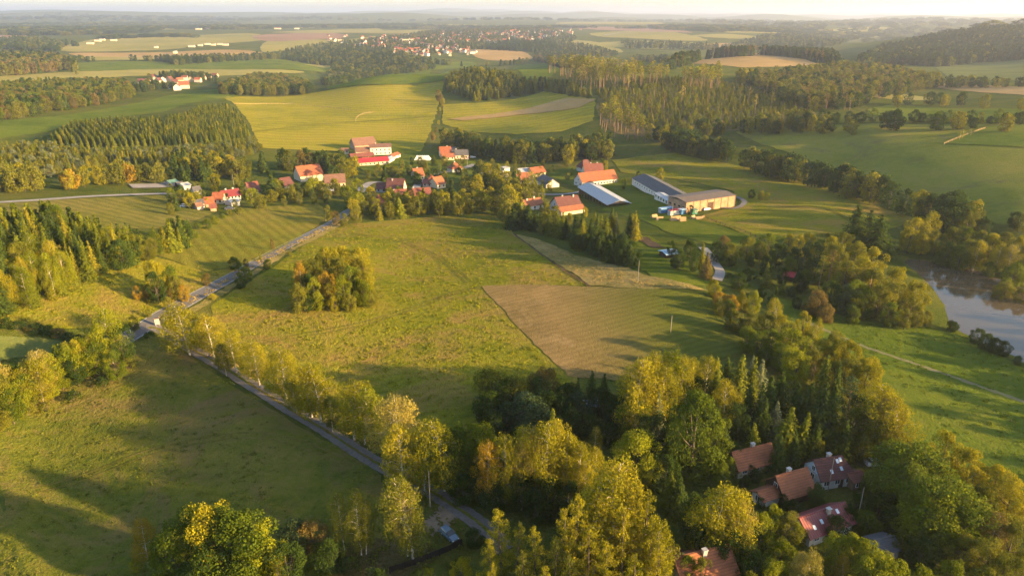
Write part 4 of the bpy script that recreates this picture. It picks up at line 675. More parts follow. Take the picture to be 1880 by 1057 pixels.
# ---- woods filled tree by tree
n = grove([(-30, 382), (60, 384), (100, 376), (160, 394), (220, 406), (290, 410), (320, 420), (345, 440, 0), (300, 462, 0), (262, 480, 0), (200, 500, 0), (140, 530, 0), (60, 566, 0), (-40, 590, 0)],
    [(SP, NG, 1.15, 4), (SP, NE, 1.15, 3.0), (SP, NO, 1.1, 1.4), (BR, LG, 1.0, .3)], 3.7, (8, 13.5), 'the left spruce wood', 10.5, keep=150, rest='back of the dense spruce wood at the left edge')
for px, py, h, k, t, wd in ((88, 368, 15, BL, GR, .6), (100, 372, 14, BL, GR, .6)): T(k, t, px, py, h, 'the left spruce wood', wd)
grove([(0, 500, 0), (90, 500, 0), (150, 505, 0), (190, 512, 0), (140, 540, 0), (60, 572, 0), (-30, 592, 0)], [(BR, LG, 1.2, 3), (BL, LG, .8, 2), (BL, OL, .8, 2), (BR, G, 1.1, 2)], 5.2, (9, 12), 'the left wood front fringe', 0)
grove([(200, 470, 0), (262, 470, 0), (310, 448, 0), (350, 432, 0), (345, 445, 0), (300, 468, 0), (262, 488, 0), (190, 518, 0)], [(BL, OL, .75, 2), (BL, GR, .8, 2), (BL, G, .7, 1), (WI, DG, .8, 1.5)], 5.5, (7, 11), 'the left wood right tip', 0)
for px, py in ((345, 415), (362, 408), (378, 402), (392, 396), (408, 390), (420, 384), (355, 420)): T(WI, R_.choice([OL, GR, LG]), px, py, R_.uniform(3, 4.5), 'the hedge towards the village', .9)
grove([(930, 390), (960, 380), (1000, 392), (1050, 400), (1070, 408), (1062, 440, 0), (1000, 425, 0), (930, 405, 0)], [(SP, NE, 1.7, 3), (SP, NG, 1.6, 2), (BL, OL, .8, .7)], 4.6, (9, 12), 'the spruce row below houses', 10)
grove([(1065, 408), (1130, 388), (1175, 392), (1178, 430, 0), (1100, 436, 0), (1065, 436, 0)], [(SP, NE, 1.5, 3), (SP, NG, 1.4, 2), (SP, NO, 1.3, 1)], 4.8, (11, 14), 'the spruces behind the lawn', 12)
grove([(1060, 445, 0), (1100, 450, 0), (1170, 475, 0), (1172, 492, 0), (1110, 482, 0), (1060, 462, 0)], [(SP, NE, 1.8, 3), (WI, DG, .8, 1)], 4.6, (7, 9.5), 'the dark lawn hedge', 0)
# village trees
VMX = [(BL, OL, .8, 3), (BL, GR, .8, 2), (BL, G, .75, 2.2), (BL, LG, .75, 1.2), (BR, G, 1.0, 1), (SP, NE, 1.2, .8), (RO, OL, .7, 1)]
for px, py, h, k, t, wd in ((625, 288, 16, BL, OL, .8), (645, 285, 15, BL, G, .8), (612, 300, 13, BL, DG, .8), (655, 325, 13, BL, LG, .75), (640, 340, 12, BL, LG, .8), (660, 350, 11, BL, LG, .7), (572, 322, 12, BL, LG, .9), (566, 330, 10, BL, LG, .8), (495, 318, 14, SP, NE, 1.6), (508, 330, 10, BL, OL, .7), (535, 345, 8, BL, OL, .9), (390, 315, 11, BL, G, .8), (433, 320, 9, BL, OL, .7), (458, 342, 10, BL, LG, .8), (330, 345, 9, BL, OL, .9), (345, 350, 9, BL, G, .8), (320, 358, 8, SP, NE, 1.5), (312, 372, 6, BL, OL, .9), (430, 365, 5, BL, OL, .8), (380, 362, 5, BL, G, .8), (600, 375, 8, BL, OL, .7), (615, 385, 7, BL, BN, .9), (648, 362, 11, BL, G, .7), (652, 375, 10, BL, OL, .8), (630, 390, 7, BL, OL, .9), (596, 380, 7, BR, OL, .9),
    (745, 352, 12, SP, NO, 1.8), (762, 358, 11, BL, OL, .8), (730, 360, 11, SP, NG, 1.7), (715, 370, 9, BL, OL, .7), (780, 352, 11, BL, G, .8), (800, 350, 12, BL, OL, .8), (812, 345, 13, BL, G, .8), (840, 355, 12, BL, G, .8), (862, 362, 9, BL, OL, .7), (875, 318, 16, BL, G, .7), (858, 320, 15, BL, OL, .8), (890, 318, 13, SP, NE, 1.5), (828, 330, 12, SP, NE, 1.5), (885, 345, 13, BL, OL, .9), (902, 320, 11, BL, OL, .8), (910, 345, 14, BL, OL, .9), (925, 340, 16, BL, OL, .8), (940, 345, 17, BL, G, .8), (948, 350, 15, BL, G, .75), (930, 365, 13, BL, OL, .9), (917, 330, 10, BL, G, .7), (972, 312, 13, BR, G, 1.6), (978, 318, 11, BR, LG, 1.4), (1010, 329, 8, BL, G, .7), (995, 338, 5, BL, LG, .7), (958, 335, 6, BL, G, .8), (1050, 308, 5, BL, LG, .8), (1000, 370, 9, BL, OL, .9), (1020, 375, 8, BL, OL, .9), (1045, 388, 7, BL, OL, .8), (1075, 378, 6, BL, G, .7), (1146, 325, 8, BL, GR, .6), (1172, 312, 8, BL, DG, .6), (1214, 306, 9, BL, G, .8), (1381, 347, 5.5, RO, DG, .75), (1398, 350, 5.5, RO, OL, .75), (1410, 353, 4.5, RO, LG, .75), (1268, 374, 6, BL, DG, .7), (1105, 290, 9, BL, GR, .8), (1112, 293, 8, BL, G, .7), (1045, 265, 14, RO, G, .8), (780, 292, 7, BL, OL, .7), (755, 287, 7, BL, DG, .6), (690, 308, 6, BL, OL, .8), (702, 308, 6, BL, G, .8), (720, 306, 7, BL, OL, .9), (735, 308, 7, BL, OL, .9), (750, 308, 6, BL, DG, .9), (675, 310, 7, BL, OL, .8), (800, 308, 7, BL, DG, .8), (715, 345 - 15, 5, BL, OL, .8), (832, 300, 6, BL, OL, .8), (842, 290, 5, BL, OL, .8), (880, 292, 8, BL, OL, .9), (905, 290, 8, BL, OL, .9), (930, 295, 7, BL, G, .9), (960, 295, 6, BL, OL, .9), (705, 325, 4, BL, GR, .9), (725, 362, 8, BL, OL, .8), (805, 365, 9, BL, OL, .8), (850, 345, 12, BL, G, .8), (688, 362, 9, BL, OL, .6), (440, 385 - 5, 4, SH, OL, 1), (468, 352, 9, BL, OL, .7), (480, 355, 8, BL, OL, .8), (520, 358, 6, BL, OL, .8), (548, 352, 7, BL, OL, .8), (575, 352, 7, BL, OL, .8), (598, 355, 6, BL, DG, .8)):
    T(k, t, px, py, h, 'the village gardens', wd)
for i in range(17): T(R_.choice([BL, BL, RO, BR]), R_.choice([GR, OL, LG, DG, G]), 226 - i * 16 + R_.uniform(-5, 5), 652 + i * 8.6 + R_.uniform(-3, 3), R_.uniform(7, 11), 'the left edge hedgerow', R_.uniform(.75, .95), base=True)
grove([(655, 372, 0), (715, 366, 0), (790, 364, 0), (870, 366, 0), (915, 372, 0), (930, 384, 0), (870, 392, 0), (800, 398, 0), (700, 404, 0), (650, 402, 0)], [(BL, OL, .85, 3), (BL, G, .8, 2), (BL, GR, .8, 1.5), (SP, NO, 1.5, 1), (BL, DG, .8, 1)], 7.2, (5.5, 10), 'the village front trees', 0)
grove([(440, 362, 0), (500, 350, 0), (560, 352, 0), (640, 352, 0), (640, 366, 0), (560, 370, 0), (470, 372, 0)], [(BL, OL, .9, 3), (BL, GR, .8, 1), (WI, OL, .9, 2), (BL, DG, .8, 1)], 7.5, (5, 9), 'the left village front trees', 0)
grove([(885, 318, 0), (920, 338, 0), (950, 350, 0), (1000, 372, 0), (950, 388, 0), (925, 378, 0), (895, 352, 0)], [(BL, OL, .85, 3), (BL, G, .8, 2), (SP, NE, 1.4, .8)], 8.5, (9, 14), 'the village centre trees', 0)
for px, py in ((2, 792), (26, 778), (52, 762), (-20, 805), (40, 742), (15, 752), (-12, 772), (62, 735), (-35, 780)): T(BL, R_.choice([GR, OL, LG]), px, py, R_.uniform(7, 10), 'the left edge hedgerow', .85, base=True)
grove([(760, 302, 0), (880, 302, 0), (930, 330, 0), (870, 347, 0), (790, 347, 0), (700, 337, 0), (690, 312, 0)], [(BL, OL, .85, 3), (BL, GR, .8, 1.5), (BL, G, .8, 1), (SP, NE, 1.5, .8), (WI, DG, .8, 1)], 14, (5, 9), 'the inner village gardens', 0)
grove([(310, 352, 0), (350, 348, 0), (480, 346, 0), (540, 344, 0), (545, 352, 0), (480, 372, 0), (380, 380, 0), (310, 378, 0)], [(BL, OL, .85, 3), (BL, GR, .8, 1.5), (BL, G, .8, 1), (WI, DG, .8, 1)], 13, (4.5, 8), 'the left house gardens', 0)
grove([(940, 300, 0), (1060, 300, 0), (1050, 345, 0), (1000, 350, 0), (950, 342, 0)], [(BL, OL, .8, 2), (BL, GR, .8, 1.5), (BL, LG, .8, 1)], 17, (4, 7), 'the orchard by the longhouse', 0)
# tree belts behind the village
grove([(420, 285), (480, 275), (560, 278), (630, 282), (640, 312, 0), (560, 308, 0), (480, 318, 0), (420, 325, 0)], [(BL, DG, .75, 2), (SP, NE, 1.2, 2), (BL, OL, .75, 1.5), (PI, BN, 1.4, .7), (BL, BN, .7, .6)], 6.2, (12, 16), 'the belt behind left houses', 14)
grove([(100, 318), (170, 298), (240, 292), (275, 300), (275, 332, 0), (200, 342, 0), (110, 346, 0)], [(WI, OL, .95, 3), (WI, OR, .9, 1), (BL, G, .8, 1.6)], 8.5, (10, 13), 'the golden willow row', 11)
grove([(-30, 312), (40, 300), (80, 318), (88, 350, 0), (-30, 358, 0)], [(WI, OL, .95, 2), (WI, G, .9, 1.4), (BL, OL, .8, 1.6)], 7.5, (10, 13), 'the left edge thicket', 11)
grove([(275, 300), (330, 270), (400, 275), (430, 285), (435, 322, 0), (350, 338, 0), (280, 335, 0)], [(SP, NE, 1.3, 3), (BL, OL, .8, 1.5), (BL, G, .8, .8), (BL, BN, .7, .6)], 7.5, (12, 16), 'the belt below the plantation', 14)
for px, py, t in ((400, 287, G), (418, 285, G), (432, 292, OL), (445, 290, OL)): T(RO, t, px, py, 13, 'the belt behind left houses', .8)
grove([(800, 238), (840, 232), (900, 250), (960, 252), (1040, 250), (1100, 240), (1125, 248), (1130, 292, 0), (1080, 296, 0), (1000, 300, 0), (930, 300, 0), (880, 290, 0), (830, 272, 0), (790, 272, 0)],
    [(BL, OL, .8, 3), (BL, DG, .8, 2.4), (BL, G, .75, 1.2), (SP, NE, 1.4, 1.2), (BL, BN, .8, .6)], 7.4, (13, 18), 'the belt behind the village', 15)
grove([(1215, 242), (1260, 232), (1300, 245), (1340, 258), (1400, 285), (1480, 298), (1560, 320), (1620, 330), (1680, 352), (1760, 385), (1790, 395), (1785, 418, 0), (1700, 398, 0), (1620, 372, 0), (1540, 348, 0), (1450, 326, 0), (1360, 308, 0), (1280, 292, 0), (1225, 278, 0)],
    [(BL, DG, .9, 3), (BL, OL, .9, 2.4), (WI, DG, 1.3, 1.2), (BL, G, .85, .7)], 7.0, (13, 17), 'the right stream belt', 14)
for px, py, h in ((1610, 328, 8), (1622, 335, 9)): T(BL, OL, px, py, h, 'the right stream belt', .8)
w_ = 'the hedge behind right pasture'
for i in range(26):
    px = 1490 + i * 15.6 + R_.uniform(-5, 5); T(*( (BL, R_.choice([DG, OL, DG, GR])) if i % 3 else (WI, DG)), px, 226 + R_.uniform(-2, 2), R_.uniform(5, 12), w_, R_.uniform(.8, 1.1), base=True)
for px, py, h, t in ((1648, 200, 15, DG), (1725, 205, 13, GR), (1765, 203, 13, G), (1852, 208, 12, G), (1878, 205, 9, DG), (1790, 215, 8, DG), (1630, 208, 11, DG)): T(RO, t, px, py, h, w_, .85)
for px, py, h in ((1765, 240, 6), (1785, 236, 5), (1770, 238, 6)): T(BR, G, px, py, h, w_, 1.3)
w_ = 'the hedge on the hill'
for px, py, h in ((806, 162, 16), (810, 172, 13), (812, 180, 11), (806, 205, 5), (805, 220, 5), (800, 232, 6), (795, 240, 9), (808, 196, 5)): T(BL, R_.choice([OL, G, BN]), px, py, h, w_, .75)
# ---- woods that read as one mass
mass('woodland', [(400, 152), (430, 140), (470, 130), (520, 133), (560, 142), (570, 152), (568, 173, 0), (520, 176, 0), (400, 176, 0)], [(BL, DG, .85, 2), (BL, OL, .85, 2), (BL, BN, .8, .5)], 8.5, (12, 16), 'round dark wood on the field edge below the hamlet', 1)
mass('plantation', [(88, 248), (110, 230), (135, 218), (200, 212), (300, 213), (345, 200), (370, 190), (420, 190), (440, 205), (455, 232), (465, 252, 0), (400, 262, 0), (330, 268, 0), (250, 270, 0), (160, 272, 0), (90, 270, 0)], [(SP, NG, 1.15, 3), (SP, NE, 1.1, 1.2), (SP, NO, 1.1, .6)], 4.6, (7, 9), 'conifer plantation in straight planted rows on the left slope', 1, row=1.15, jit=.1, h=8)
mass('plantation', [(-40, 262), (90, 258), (160, 270), (250, 268), (330, 265), (400, 260), (465, 250), (482, 280, 0), (430, 292, 0), (330, 300, 0), (280, 305, 0), (200, 300, 0), (100, 325, 0), (-40, 330, 0)], [(BL, OL, .8, 2), (SP, NG, 1.3, 2), (WI, SI, .8, 1.2), (SP, NO, 1.2, 1.2)], 4.4, (5, 8), 'young mixed plantation with pale crowns below the conifer rows', 1, h=6)
mass('woodland', [(-60, 148), (60, 142), (140, 140), (230, 142), (245, 158), (255, 178, 0), (180, 195, 0), (100, 207, 0), (0, 225, 0), (-60, 235, 0)], [(BL, OL, .85, 2), (BL, DG, .85, 1.5), (BL, BN, .8, .7), (SP, NE, 1.3, 1), (BL, GR, .85, .8)], 8.5, (13, 17), 'mixed wood on the left beyond the green field', 1)
mass('woodland', [(-60, 95), (20, 93), (90, 94), (125, 100), (138, 118), (140, 128, 0), (60, 138, 0), (-60, 145, 0)], [(BL, OL, .8, 2), (BL, BN, .8, 1), (SP, NE, 1.2, 1)], 10, (18, 22), 'tall wood at the far left edge', 2)
mass('woodland', [(812, 148), (830, 128), (860, 120), (900, 122), (950, 135), (1000, 140), (1060, 148), (1090, 160), (1088, 182, 0), (1000, 168, 0), (930, 180, 0), (880, 188, 0), (840, 178, 0), (815, 165, 0)], [(SP, NG, 1.3, 2.5), (SP, NE, 1.3, 1.5), (BL, OL, .8, 1.2), (BL, G, .7, .6)], 7.5, (10, 14), 'young wood wrapped round the hill pasture corner', 1)
mass('woodland', [(1000, 105), (1050, 100), (1130, 104), (1200, 112), (1260, 124), (1320, 132), (1325, 152, 0), (1200, 160, 0), (1100, 170, 0), (1060, 168, 0), (1010, 130, 0)], [(PI, OL, 1.5, 3), (PI, PG, 1.4, 1), (PI, LG, 1.5, 1.5), (PI, G, 1.4, 1.5)], 11.5, (20, 26), 'thinned tall bare stemmed pines on the hilltop', 1, h=23)
mass('woodland', [(1095, 190), (1130, 178), (1165, 190), (1190, 210), (1200, 235), (1210, 262, 0), (1160, 266, 0), (1110, 245, 0), (1090, 222, 0)], [(PI, OL, 1.4, 3), (PI, G, 1.4, 2), (PI, LG, 1.4, 1)], 8.5, (17, 22), 'bare stemmed pines at the corner above the village belt', 1, h=19)
mass('plantation', [(1095, 160), (1200, 135), (1300, 138), (1370, 150), (1420, 170), (1470, 190), (1500, 205), (1480, 230, 0), (1400, 236, 0), (1300, 240, 0), (1220, 240, 0), (1130, 220, 0)], [(SP, NG, 1.4, 3), (SP, NO, 1.3, 2.2), (BL, OL, .8, 1.2), (BL, LG, .8, 1)], 6.8, (4, 7.5), 'young green spruces regrowing on the cleared right hillside', 1, h=7)
mass('woodland', [(1120, 130), (1200, 122), (1320, 128), (1400, 150), (1470, 185), (1400, 225, 0), (1250, 235, 0), (1130, 220, 0)], [(PI, OL, 1.2, 2), (PI, PG, 1.2, 1), (PI, BN, 1.2, 1)], 40, (14, 19), 'sparse tall bare trunks left standing on the cleared hillside', 1, h=20)
mass('woodland', [(1190, 225), (1260, 215), (1350, 215), (1440, 215), (1500, 215), (1560, 205), (1580, 222), (1490, 232, 0), (1400, 236, 0), (1340, 246, 0), (1240, 262, 0), (1200, 268, 0)], [(BL, OL, .85, 2), (BL, DG, .85, 2), (BL, G, .75, 1), (BL, OR, .6, .5)], 8.5, (11, 16), 'mixed trees along the foot of the right hillside', 1)
mass('woodland', [(1340, 128), (1400, 122), (1480, 118), (1540, 110), (1600, 112), (1650, 120), (1700, 128), (1730, 135), (1720, 160, 0), (1600, 185, 0), (1560, 205, 0), (1480, 205, 0), (1400, 172, 0), (1345, 150, 0)], [(BL, OL, .85, 2.5), (BL, DG, .85, 1.5), (PI, BN, 1.3, 1), (BL, G, .75, .8), (PI, OL, 1.3, 1)], 9.5, (13, 19), 'mixed forest covering the right middle hillside', 1)
mass('woodland', [(1230, 108), (1290, 92), (1380, 85), (1480, 80), (1530, 90), (1545, 105), (1500, 115, 0), (1430, 104, 0), (1340, 104, 0), (1250, 116, 0)], [(SP, NE, 1.2, 2), (PI, BN, 1.2, 1), (BL, DG, .85, 1)], 11, (16, 21), 'dark conifer wood above the golden hilltop stubble', 2)
mass('woodland', [(1570, 100), (1620, 80), (1700, 62), (1780, 50), (1990, 38), (1990, 106, 0), (1880, 110, 0), (1800, 116, 0), (1725, 124, 0), (1640, 118, 0)], [(SP, NE, 1.2, 2.5), (BL, DG, .85, 1.5), (BL, OL, .85, .6)], 13, (16, 21), 'dark forest covering the big hill on the right', 2)
mass('woodland', [(1560, 150), (1700, 142), (1860, 140), (1990, 138), (1990, 160, 0), (1800, 156, 0), (1690, 155, 0), (1600, 168, 0)], [(BL, DG, .9, 2), (BL, OL, .9, 1)], 13, (10, 15), 'tree lines in the right valley behind the pasture', 2)
mass('woodland', [(1640, 175), (1720, 165), (1830, 172), (1990, 178), (1990, 206, 0), (1880, 206, 0), (1760, 198, 0), (1640, 190, 0)], [(BL, DG, .9, 2), (BL, OL, .9, 2), (BL, G, .8, .5)], 15, (10, 15), 'loose trees in the right valley meadows', 1)
mass('woodland', [(980, 102), (1010, 96), (1060, 98), (1080, 108), (1060, 124, 0), (1000, 116, 0)], [(BL, DG, .85, 2), (BL, BN, .8, 1)], 10, (12, 16), 'dark broadleaf wood on the ridge beyond the pines', 2)
# far masses
FM = [(BL, DG, 1.0, 2), (BL, OL, 1.0, 1.4), (SP, NE, 1.4, 1)]
mass('woodland', [(590, 140), (620, 110), (560, 100), (600, 88), (720, 92), (790, 104), (850, 112), (760, 118, 0), (800, 128, 0), (760, 134, 0), (660, 146, 0), (600, 160, 0)], FM, 15, (11, 16), 'trees filling the valley below the distant town', 2)
mass('woodland', [(130, 104), (200, 100), (300, 102), (320, 108), (480, 100), (560, 95), (600, 100), (620, 120, 0), (590, 122, 0), (500, 107, 0), (300, 111, 0), (140, 114, 0)], FM, 14, (12, 16), 'line of trees behind the long green strip field', 2)
mass('woodland', [(270, 133), (320, 127), (380, 130), (400, 140), (400, 150, 0), (330, 148, 0), (275, 146, 0)], FM, 12, (11, 15), 'trees behind the hamlet roofs', 2)
mass('woodland', [(235, 150), (270, 143), (320, 150), (300, 165, 0), (262, 172, 0)], FM, 13, (9, 12), 'garden trees left of the hamlet', 2)
mass('woodland', [(480, 96), (560, 80), (700, 66), (800, 54), (1000, 50), (1060, 66), (1040, 84, 0), (1000, 92, 0), (870, 92, 0), (760, 104, 0), (600, 104, 0)], FM, 21, (8, 12.5), 'trees scattered through the distant town', 2)
mass('woodland', [(870, 108), (940, 112), (1000, 100), (980, 92), (1040, 76), (1100, 82), (1150, 98), (1240, 100), (1230, 116, 0), (1150, 104, 0), (1060, 106, 0), (1000, 112, 0), (900, 122, 0)], FM, 18, (10, 15), 'broken woods on the slopes below the town', 2)
mass('woodland', [(885, 82), (930, 72), (1000, 72), (1030, 84), (1020, 96, 0), (960, 96, 0)], [(BL, DG, 1.0, 1), (SP, NE, 1.4, 1)], 15, (14, 18), 'dark wood under the right end of the town', 2)
mass('woodland', [(1140, 70), (1280, 76), (1330, 80), (1400, 62), (1500, 60), (1560, 70), (1540, 84, 0), (1400, 88, 0), (1290, 94, 0), (1150, 90, 0)], FM, 22, (11, 16), 'hazy woods on the slopes right of the town', 2)
mass('woodland', [(-60, 68), (60, 64), (110, 72), (150, 78), (120, 84, 0), (110, 96, 0), (20, 92, 0), (-60, 94, 0)], FM, 18, (12, 17), 'hazy wood around the pink fields at the far left', 2)
FB = [(RO, DG, 3.0, 2), (RO, OL, 3.0, 1), (RO, NE, 3.2, 1)]
mass('woodland', [(-60, 42), (200, 40), (420, 39), (560, 45), (540, 53, 0), (420, 55, 0), (300, 54, 0), (280, 60, 0), (100, 66, 0), (-60, 66, 0)], FB, 48, (13, 18), 'hazy forest belt along the far left plain', 2)
mass('woodland', [(540, 42), (760, 43), (900, 46), (1060, 47), (1200, 48), (1200, 52, 0), (1000, 52, 0), (780, 54, 0), (560, 52, 0)], FB, 60, (13, 18), 'hazy forest belt on the ridge behind the town', 2)
mass('woodland', [(1190, 45), (1300, 44), (1440, 48), (1500, 54), (1600, 58), (1650, 60), (1560, 72, 0), (1440, 62, 0), (1300, 60, 0), (1200, 53, 0)], FB, 55, (13, 18), 'hazy woods on the ridges at the upper right', 2)
mass('woodland', [(-60, 27), (300, 28), (600, 29), (900, 33), (1250, 36), (1880, 38), (1990, 40), (1990, 43, 0), (1500, 42, 0), (1200, 40, 0), (600, 38, 0), (-60, 39, 0)], FB, 170, (18, 26), 'pale blue forests on the horizon ridges', 2)
mass('woodland', [(180, 66), (280, 62), (360, 63), (350, 67, 0), (200, 69, 0)], FB, 40, (12, 16), 'thin hazy trees in front of the far left forest', 2)
_X, _Y = fill_points([Vector(q) for q in ((118, 55), (165, 55), (215, 150), (205, 190), (160, 160), (138, 110))], 10.5); stuff_wood('woodland', (_X, _Y), [(BL, OL, .9, 2), (BL, GR, .9, 1)], (11, 15), 'trees on the slope just right of the picture', 1)
# ---- tall grass tufts on the meadows
def grass(px, m, dens, label, seed, hs=(.35, .8)):
    P = region([(a, b, 0) for a, b in px]); A = np.array([(p.x, p.y) for p in P]); mn, mx = A.min(0), A.max(0); r = np.random.default_rng(seed); n = int((mx - mn).prod() * dens); X = r.uniform(mn[0], mx[0], n); Y = r.uniform(mn[1], mx[1], n)
    cl = np.sin(X / 5.1 + 2 * np.sin(Y / 9)) + np.sin(Y / 6.3 + 2 * np.sin(X / 11 + 1)) + np.sin((X + Y) / 17) + r.uniform(-1.6, 1.6, n); ok = (polydist(X, Y, A) < -1) & (cl > -1.7); X, Y = X[ok], Y[ok]
    key = ('tuft', m.name)
    if key not in _gn:
        coll = bpy.data.collections.new('tufts')
        for v in range(4):
            q = np.random.default_rng(v); k = 14; c = np.stack([q.normal(size=k) * .42, q.normal(size=k) * .42, q.uniform(.08, .24, k)], 1); a = q.uniform(0, 6.28, k); V, F = cards(c, np.stack([np.cos(a), np.sin(a), q.uniform(.1, .7, k)], 1), q.uniform(.3, .55, k), q, .8, (0, 0, 1))
            coll.objects.link(bpy.data.objects.new('t%03d' % v, new_mesh('tuft', V, F, [m])))
        _gn[key] = gn_group(coll)
    n = len(X); me = bpy.data.meshes.new('grass'); me.vertices.add(n); me.vertices.foreach_set('co', np.stack([X, Y, zat(X, Y) + .12], 1).astype(np.float32).ravel()); s = r.uniform(*hs, n)
    a = me.attributes.new('pick', 'INT', 'POINT'); a.data.foreach_set('value', r.integers(0, 4, n).astype(np.int32)); a = me.attributes.new('size', 'FLOAT_VECTOR', 'POINT'); a.data.foreach_set('vector', np.stack([s * 1.3, s * 1.3, s], 1).astype(np.float32).ravel())
    a = me.attributes.new('turn', 'FLOAT_VECTOR', 'POINT'); a.data.foreach_set('vector', np.stack([s * 0, s * 0, r.uniform(0, 6.28, n)], 1).astype(np.float32).ravel())
    o = link('grass', me, kind='stuff', label=label, category='grass'); o.modifiers.new('scatter', 'NODES').node_group = _gn[key]; print('GRASS', n)
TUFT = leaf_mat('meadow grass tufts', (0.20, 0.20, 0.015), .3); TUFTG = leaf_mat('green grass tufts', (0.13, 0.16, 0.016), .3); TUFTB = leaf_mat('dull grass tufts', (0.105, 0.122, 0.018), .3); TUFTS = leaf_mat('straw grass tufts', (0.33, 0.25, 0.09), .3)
grass([(400, 555), (500, 495), (612, 418), (700, 410), (900, 396), (945, 434), (1080, 526), (884, 528), (1036, 690), (1050, 750), (900, 850), (760, 850), (700, 830), (500, 700), (410, 640)], TUFT, .22, 'tall tufted grass of the central meadow', 1)
grass([(-20, 590), (90, 548), (280, 474), (385, 503), (460, 480), (330, 556), (238, 600), (120, 600)], TUFT, .25, 'tufted grass between the spruce wood and the road', 2)
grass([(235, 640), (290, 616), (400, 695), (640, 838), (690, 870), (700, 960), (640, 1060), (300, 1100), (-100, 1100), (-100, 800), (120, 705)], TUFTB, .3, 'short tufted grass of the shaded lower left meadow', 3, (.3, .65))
grass([(1440, 550), (1580, 592), (1740, 610), (1840, 655), (1960, 720), (2000, 960), (1880, 885), (1740, 795), (1640, 695), (1540, 625)], TUFTG, .2, 'tufted green grass of the pond meadow', 4, (.3, .7))
grass([(942, 430), (990, 441), (1060, 471), (1180, 506), (1290, 534), (1190, 530), (1086, 524), (1010, 476)], TUFTS, .6, 'tall dry grass of the straw strip', 5, (.4, .8))
grass([(290, 600), (330, 622), (460, 700), (600, 785), (700, 850), (740, 870), (750, 850), (640, 780), (500, 690), (400, 636), (330, 596)], TUFTS, .7, 'dry grass verge under the birch row', 6)
grass([(720, 900), (800, 900), (860, 960), (900, 1000), (840, 1060), (600, 1060), (600, 990)], TUFTB, .5, 'grass of the clearing by the car', 7, (.5, .9))
grass([(245, 612), (345, 548), (430, 500), (612, 406), (622, 414), (520, 466), (440, 512), (350, 564), (300, 592)], TUFTS, .5, 'dry grass and weeds on the road verges', 8, (.4, .9))
# ------------------------------------------------------------------ put the individual trees into the scene
ORD = 'first second third fourth fifth sixth seventh eighth ninth tenth eleventh twelfth'.split()
def tree_name(t):
    k, w = t['kind'], t['wood']
    if k in ('broadleaf_tree', 'round_tree'): return 'garden_tree' if w in ('the village gardens', 'the cottage gardens', 'the garden hollow', 'the inner village gardens', 'the left house gardens', 'the orchard by the longhouse') else 'alder_tree' if w in ('the right stream belt', 'the far bank of the pond', 'the near bank of the pond', 'the wood beside the pond', 'the belt behind the village') else 'hedgerow_tree' if 'hedge' in w else 'broadleaf_tree'
    return k
def plant():
    info = []
    for t in TREES:
        u, v, d = proj(t['x'], t['y'], t['z'] + t['h'] * .6); t['u'], t['v'], t['d'] = u, v, d
    byw = {}
    for t in TREES: byw.setdefault(t['wood'], []).append(t)
    lab = {}
    for wd, L in byw.items():
        us = sorted(t['u'] for t in L); vs = sorted(t['v'] for t in L); hs = sorted(t['h'] for t in L); n = len(L)
        for t in L:
            if n > 14:
                hz = 'left' if t['u'] < us[n // 3] else 'right' if t['u'] >= us[2 * n // 3] else 'middle'
                vz = 'back' if t['v'] < vs[n // 3] else 'front' if t['v'] >= vs[2 * n // 3] else 'centre'
                zone = {('left', 'centre'): 'left side', ('right', 'centre'): 'right side', ('middle', 'centre'): 'centre', ('middle', 'back'): 'back edge', ('middle', 'front'): 'front edge'}.get((hz, vz), vz + ' ' + hz)
            else: zone = ''
            t['zone'] = zone; lab.setdefault((wd, t['kind'], t['tint'], zone), []).append(t)
    for (wd, kind, tint, zone), L in lab.items():
        L.sort(key=lambda t: t['u']); tn = tint.replace('needle', 'dark' if tint == 'needle' else '').strip(); kw = KIND_WORD[kind]
        at_ = ('in %s of ' % zone if zone else 'in ') + wd
        for i, t in enumerate(L):
            if t['label']: continue
            if len(L) == 1: t['label'] = '%s %s %s' % (tn, kw, at_)
            elif len(L) <= 12: t['label'] = '%s %s %s from left %s' % (ORD[i], tn, kw, at_)
            else: t['label'] = '%s %s %s' % (tn, kw, at_)
    cnt = {}
    for i, t in enumerate(TREES):
        k = t['kind']; lod = 0 if t['d'] < 330 else 1; var = R_.randrange(100); cm, tm = proto(k, var, lod); s = t['h'] / KINDS[k][1]; name = tree_name(t)
        cnt[name] = cnt.get(name, 0) + 1
        e = bpy.data.objects.new(name, None); COL.objects.link(e); e.location = (t['x'], t['y'], t['z']); e.rotation_euler = (R_.gauss(0, .03), R_.gauss(0, .03), R_.uniform(0, 6.28)); e.scale = (s * t['w'], s * t['w'], s); e.empty_display_size = 1
        e['label'] = t['label']; e['category'] = 'shrub' if k == 'shrub' else 'tree'; e['group'] = ('shrubs in ' if k == 'shrub' else 'trees in ') + t['wood']
        c = bpy.data.objects.new('foliage' if k == 'shrub' else 'crown', cm); COL.objects.link(c); c.parent = e; c.material_slots[0].link = 'OBJECT'; c.material_slots[0].material = LEAF[t['tint']]
        q = bpy.data.objects.new('stem' if k == 'shrub' else 'trunk', tm); COL.objects.link(q); q.parent = e
    print('TREES', len(TREES), cnt)
plant()
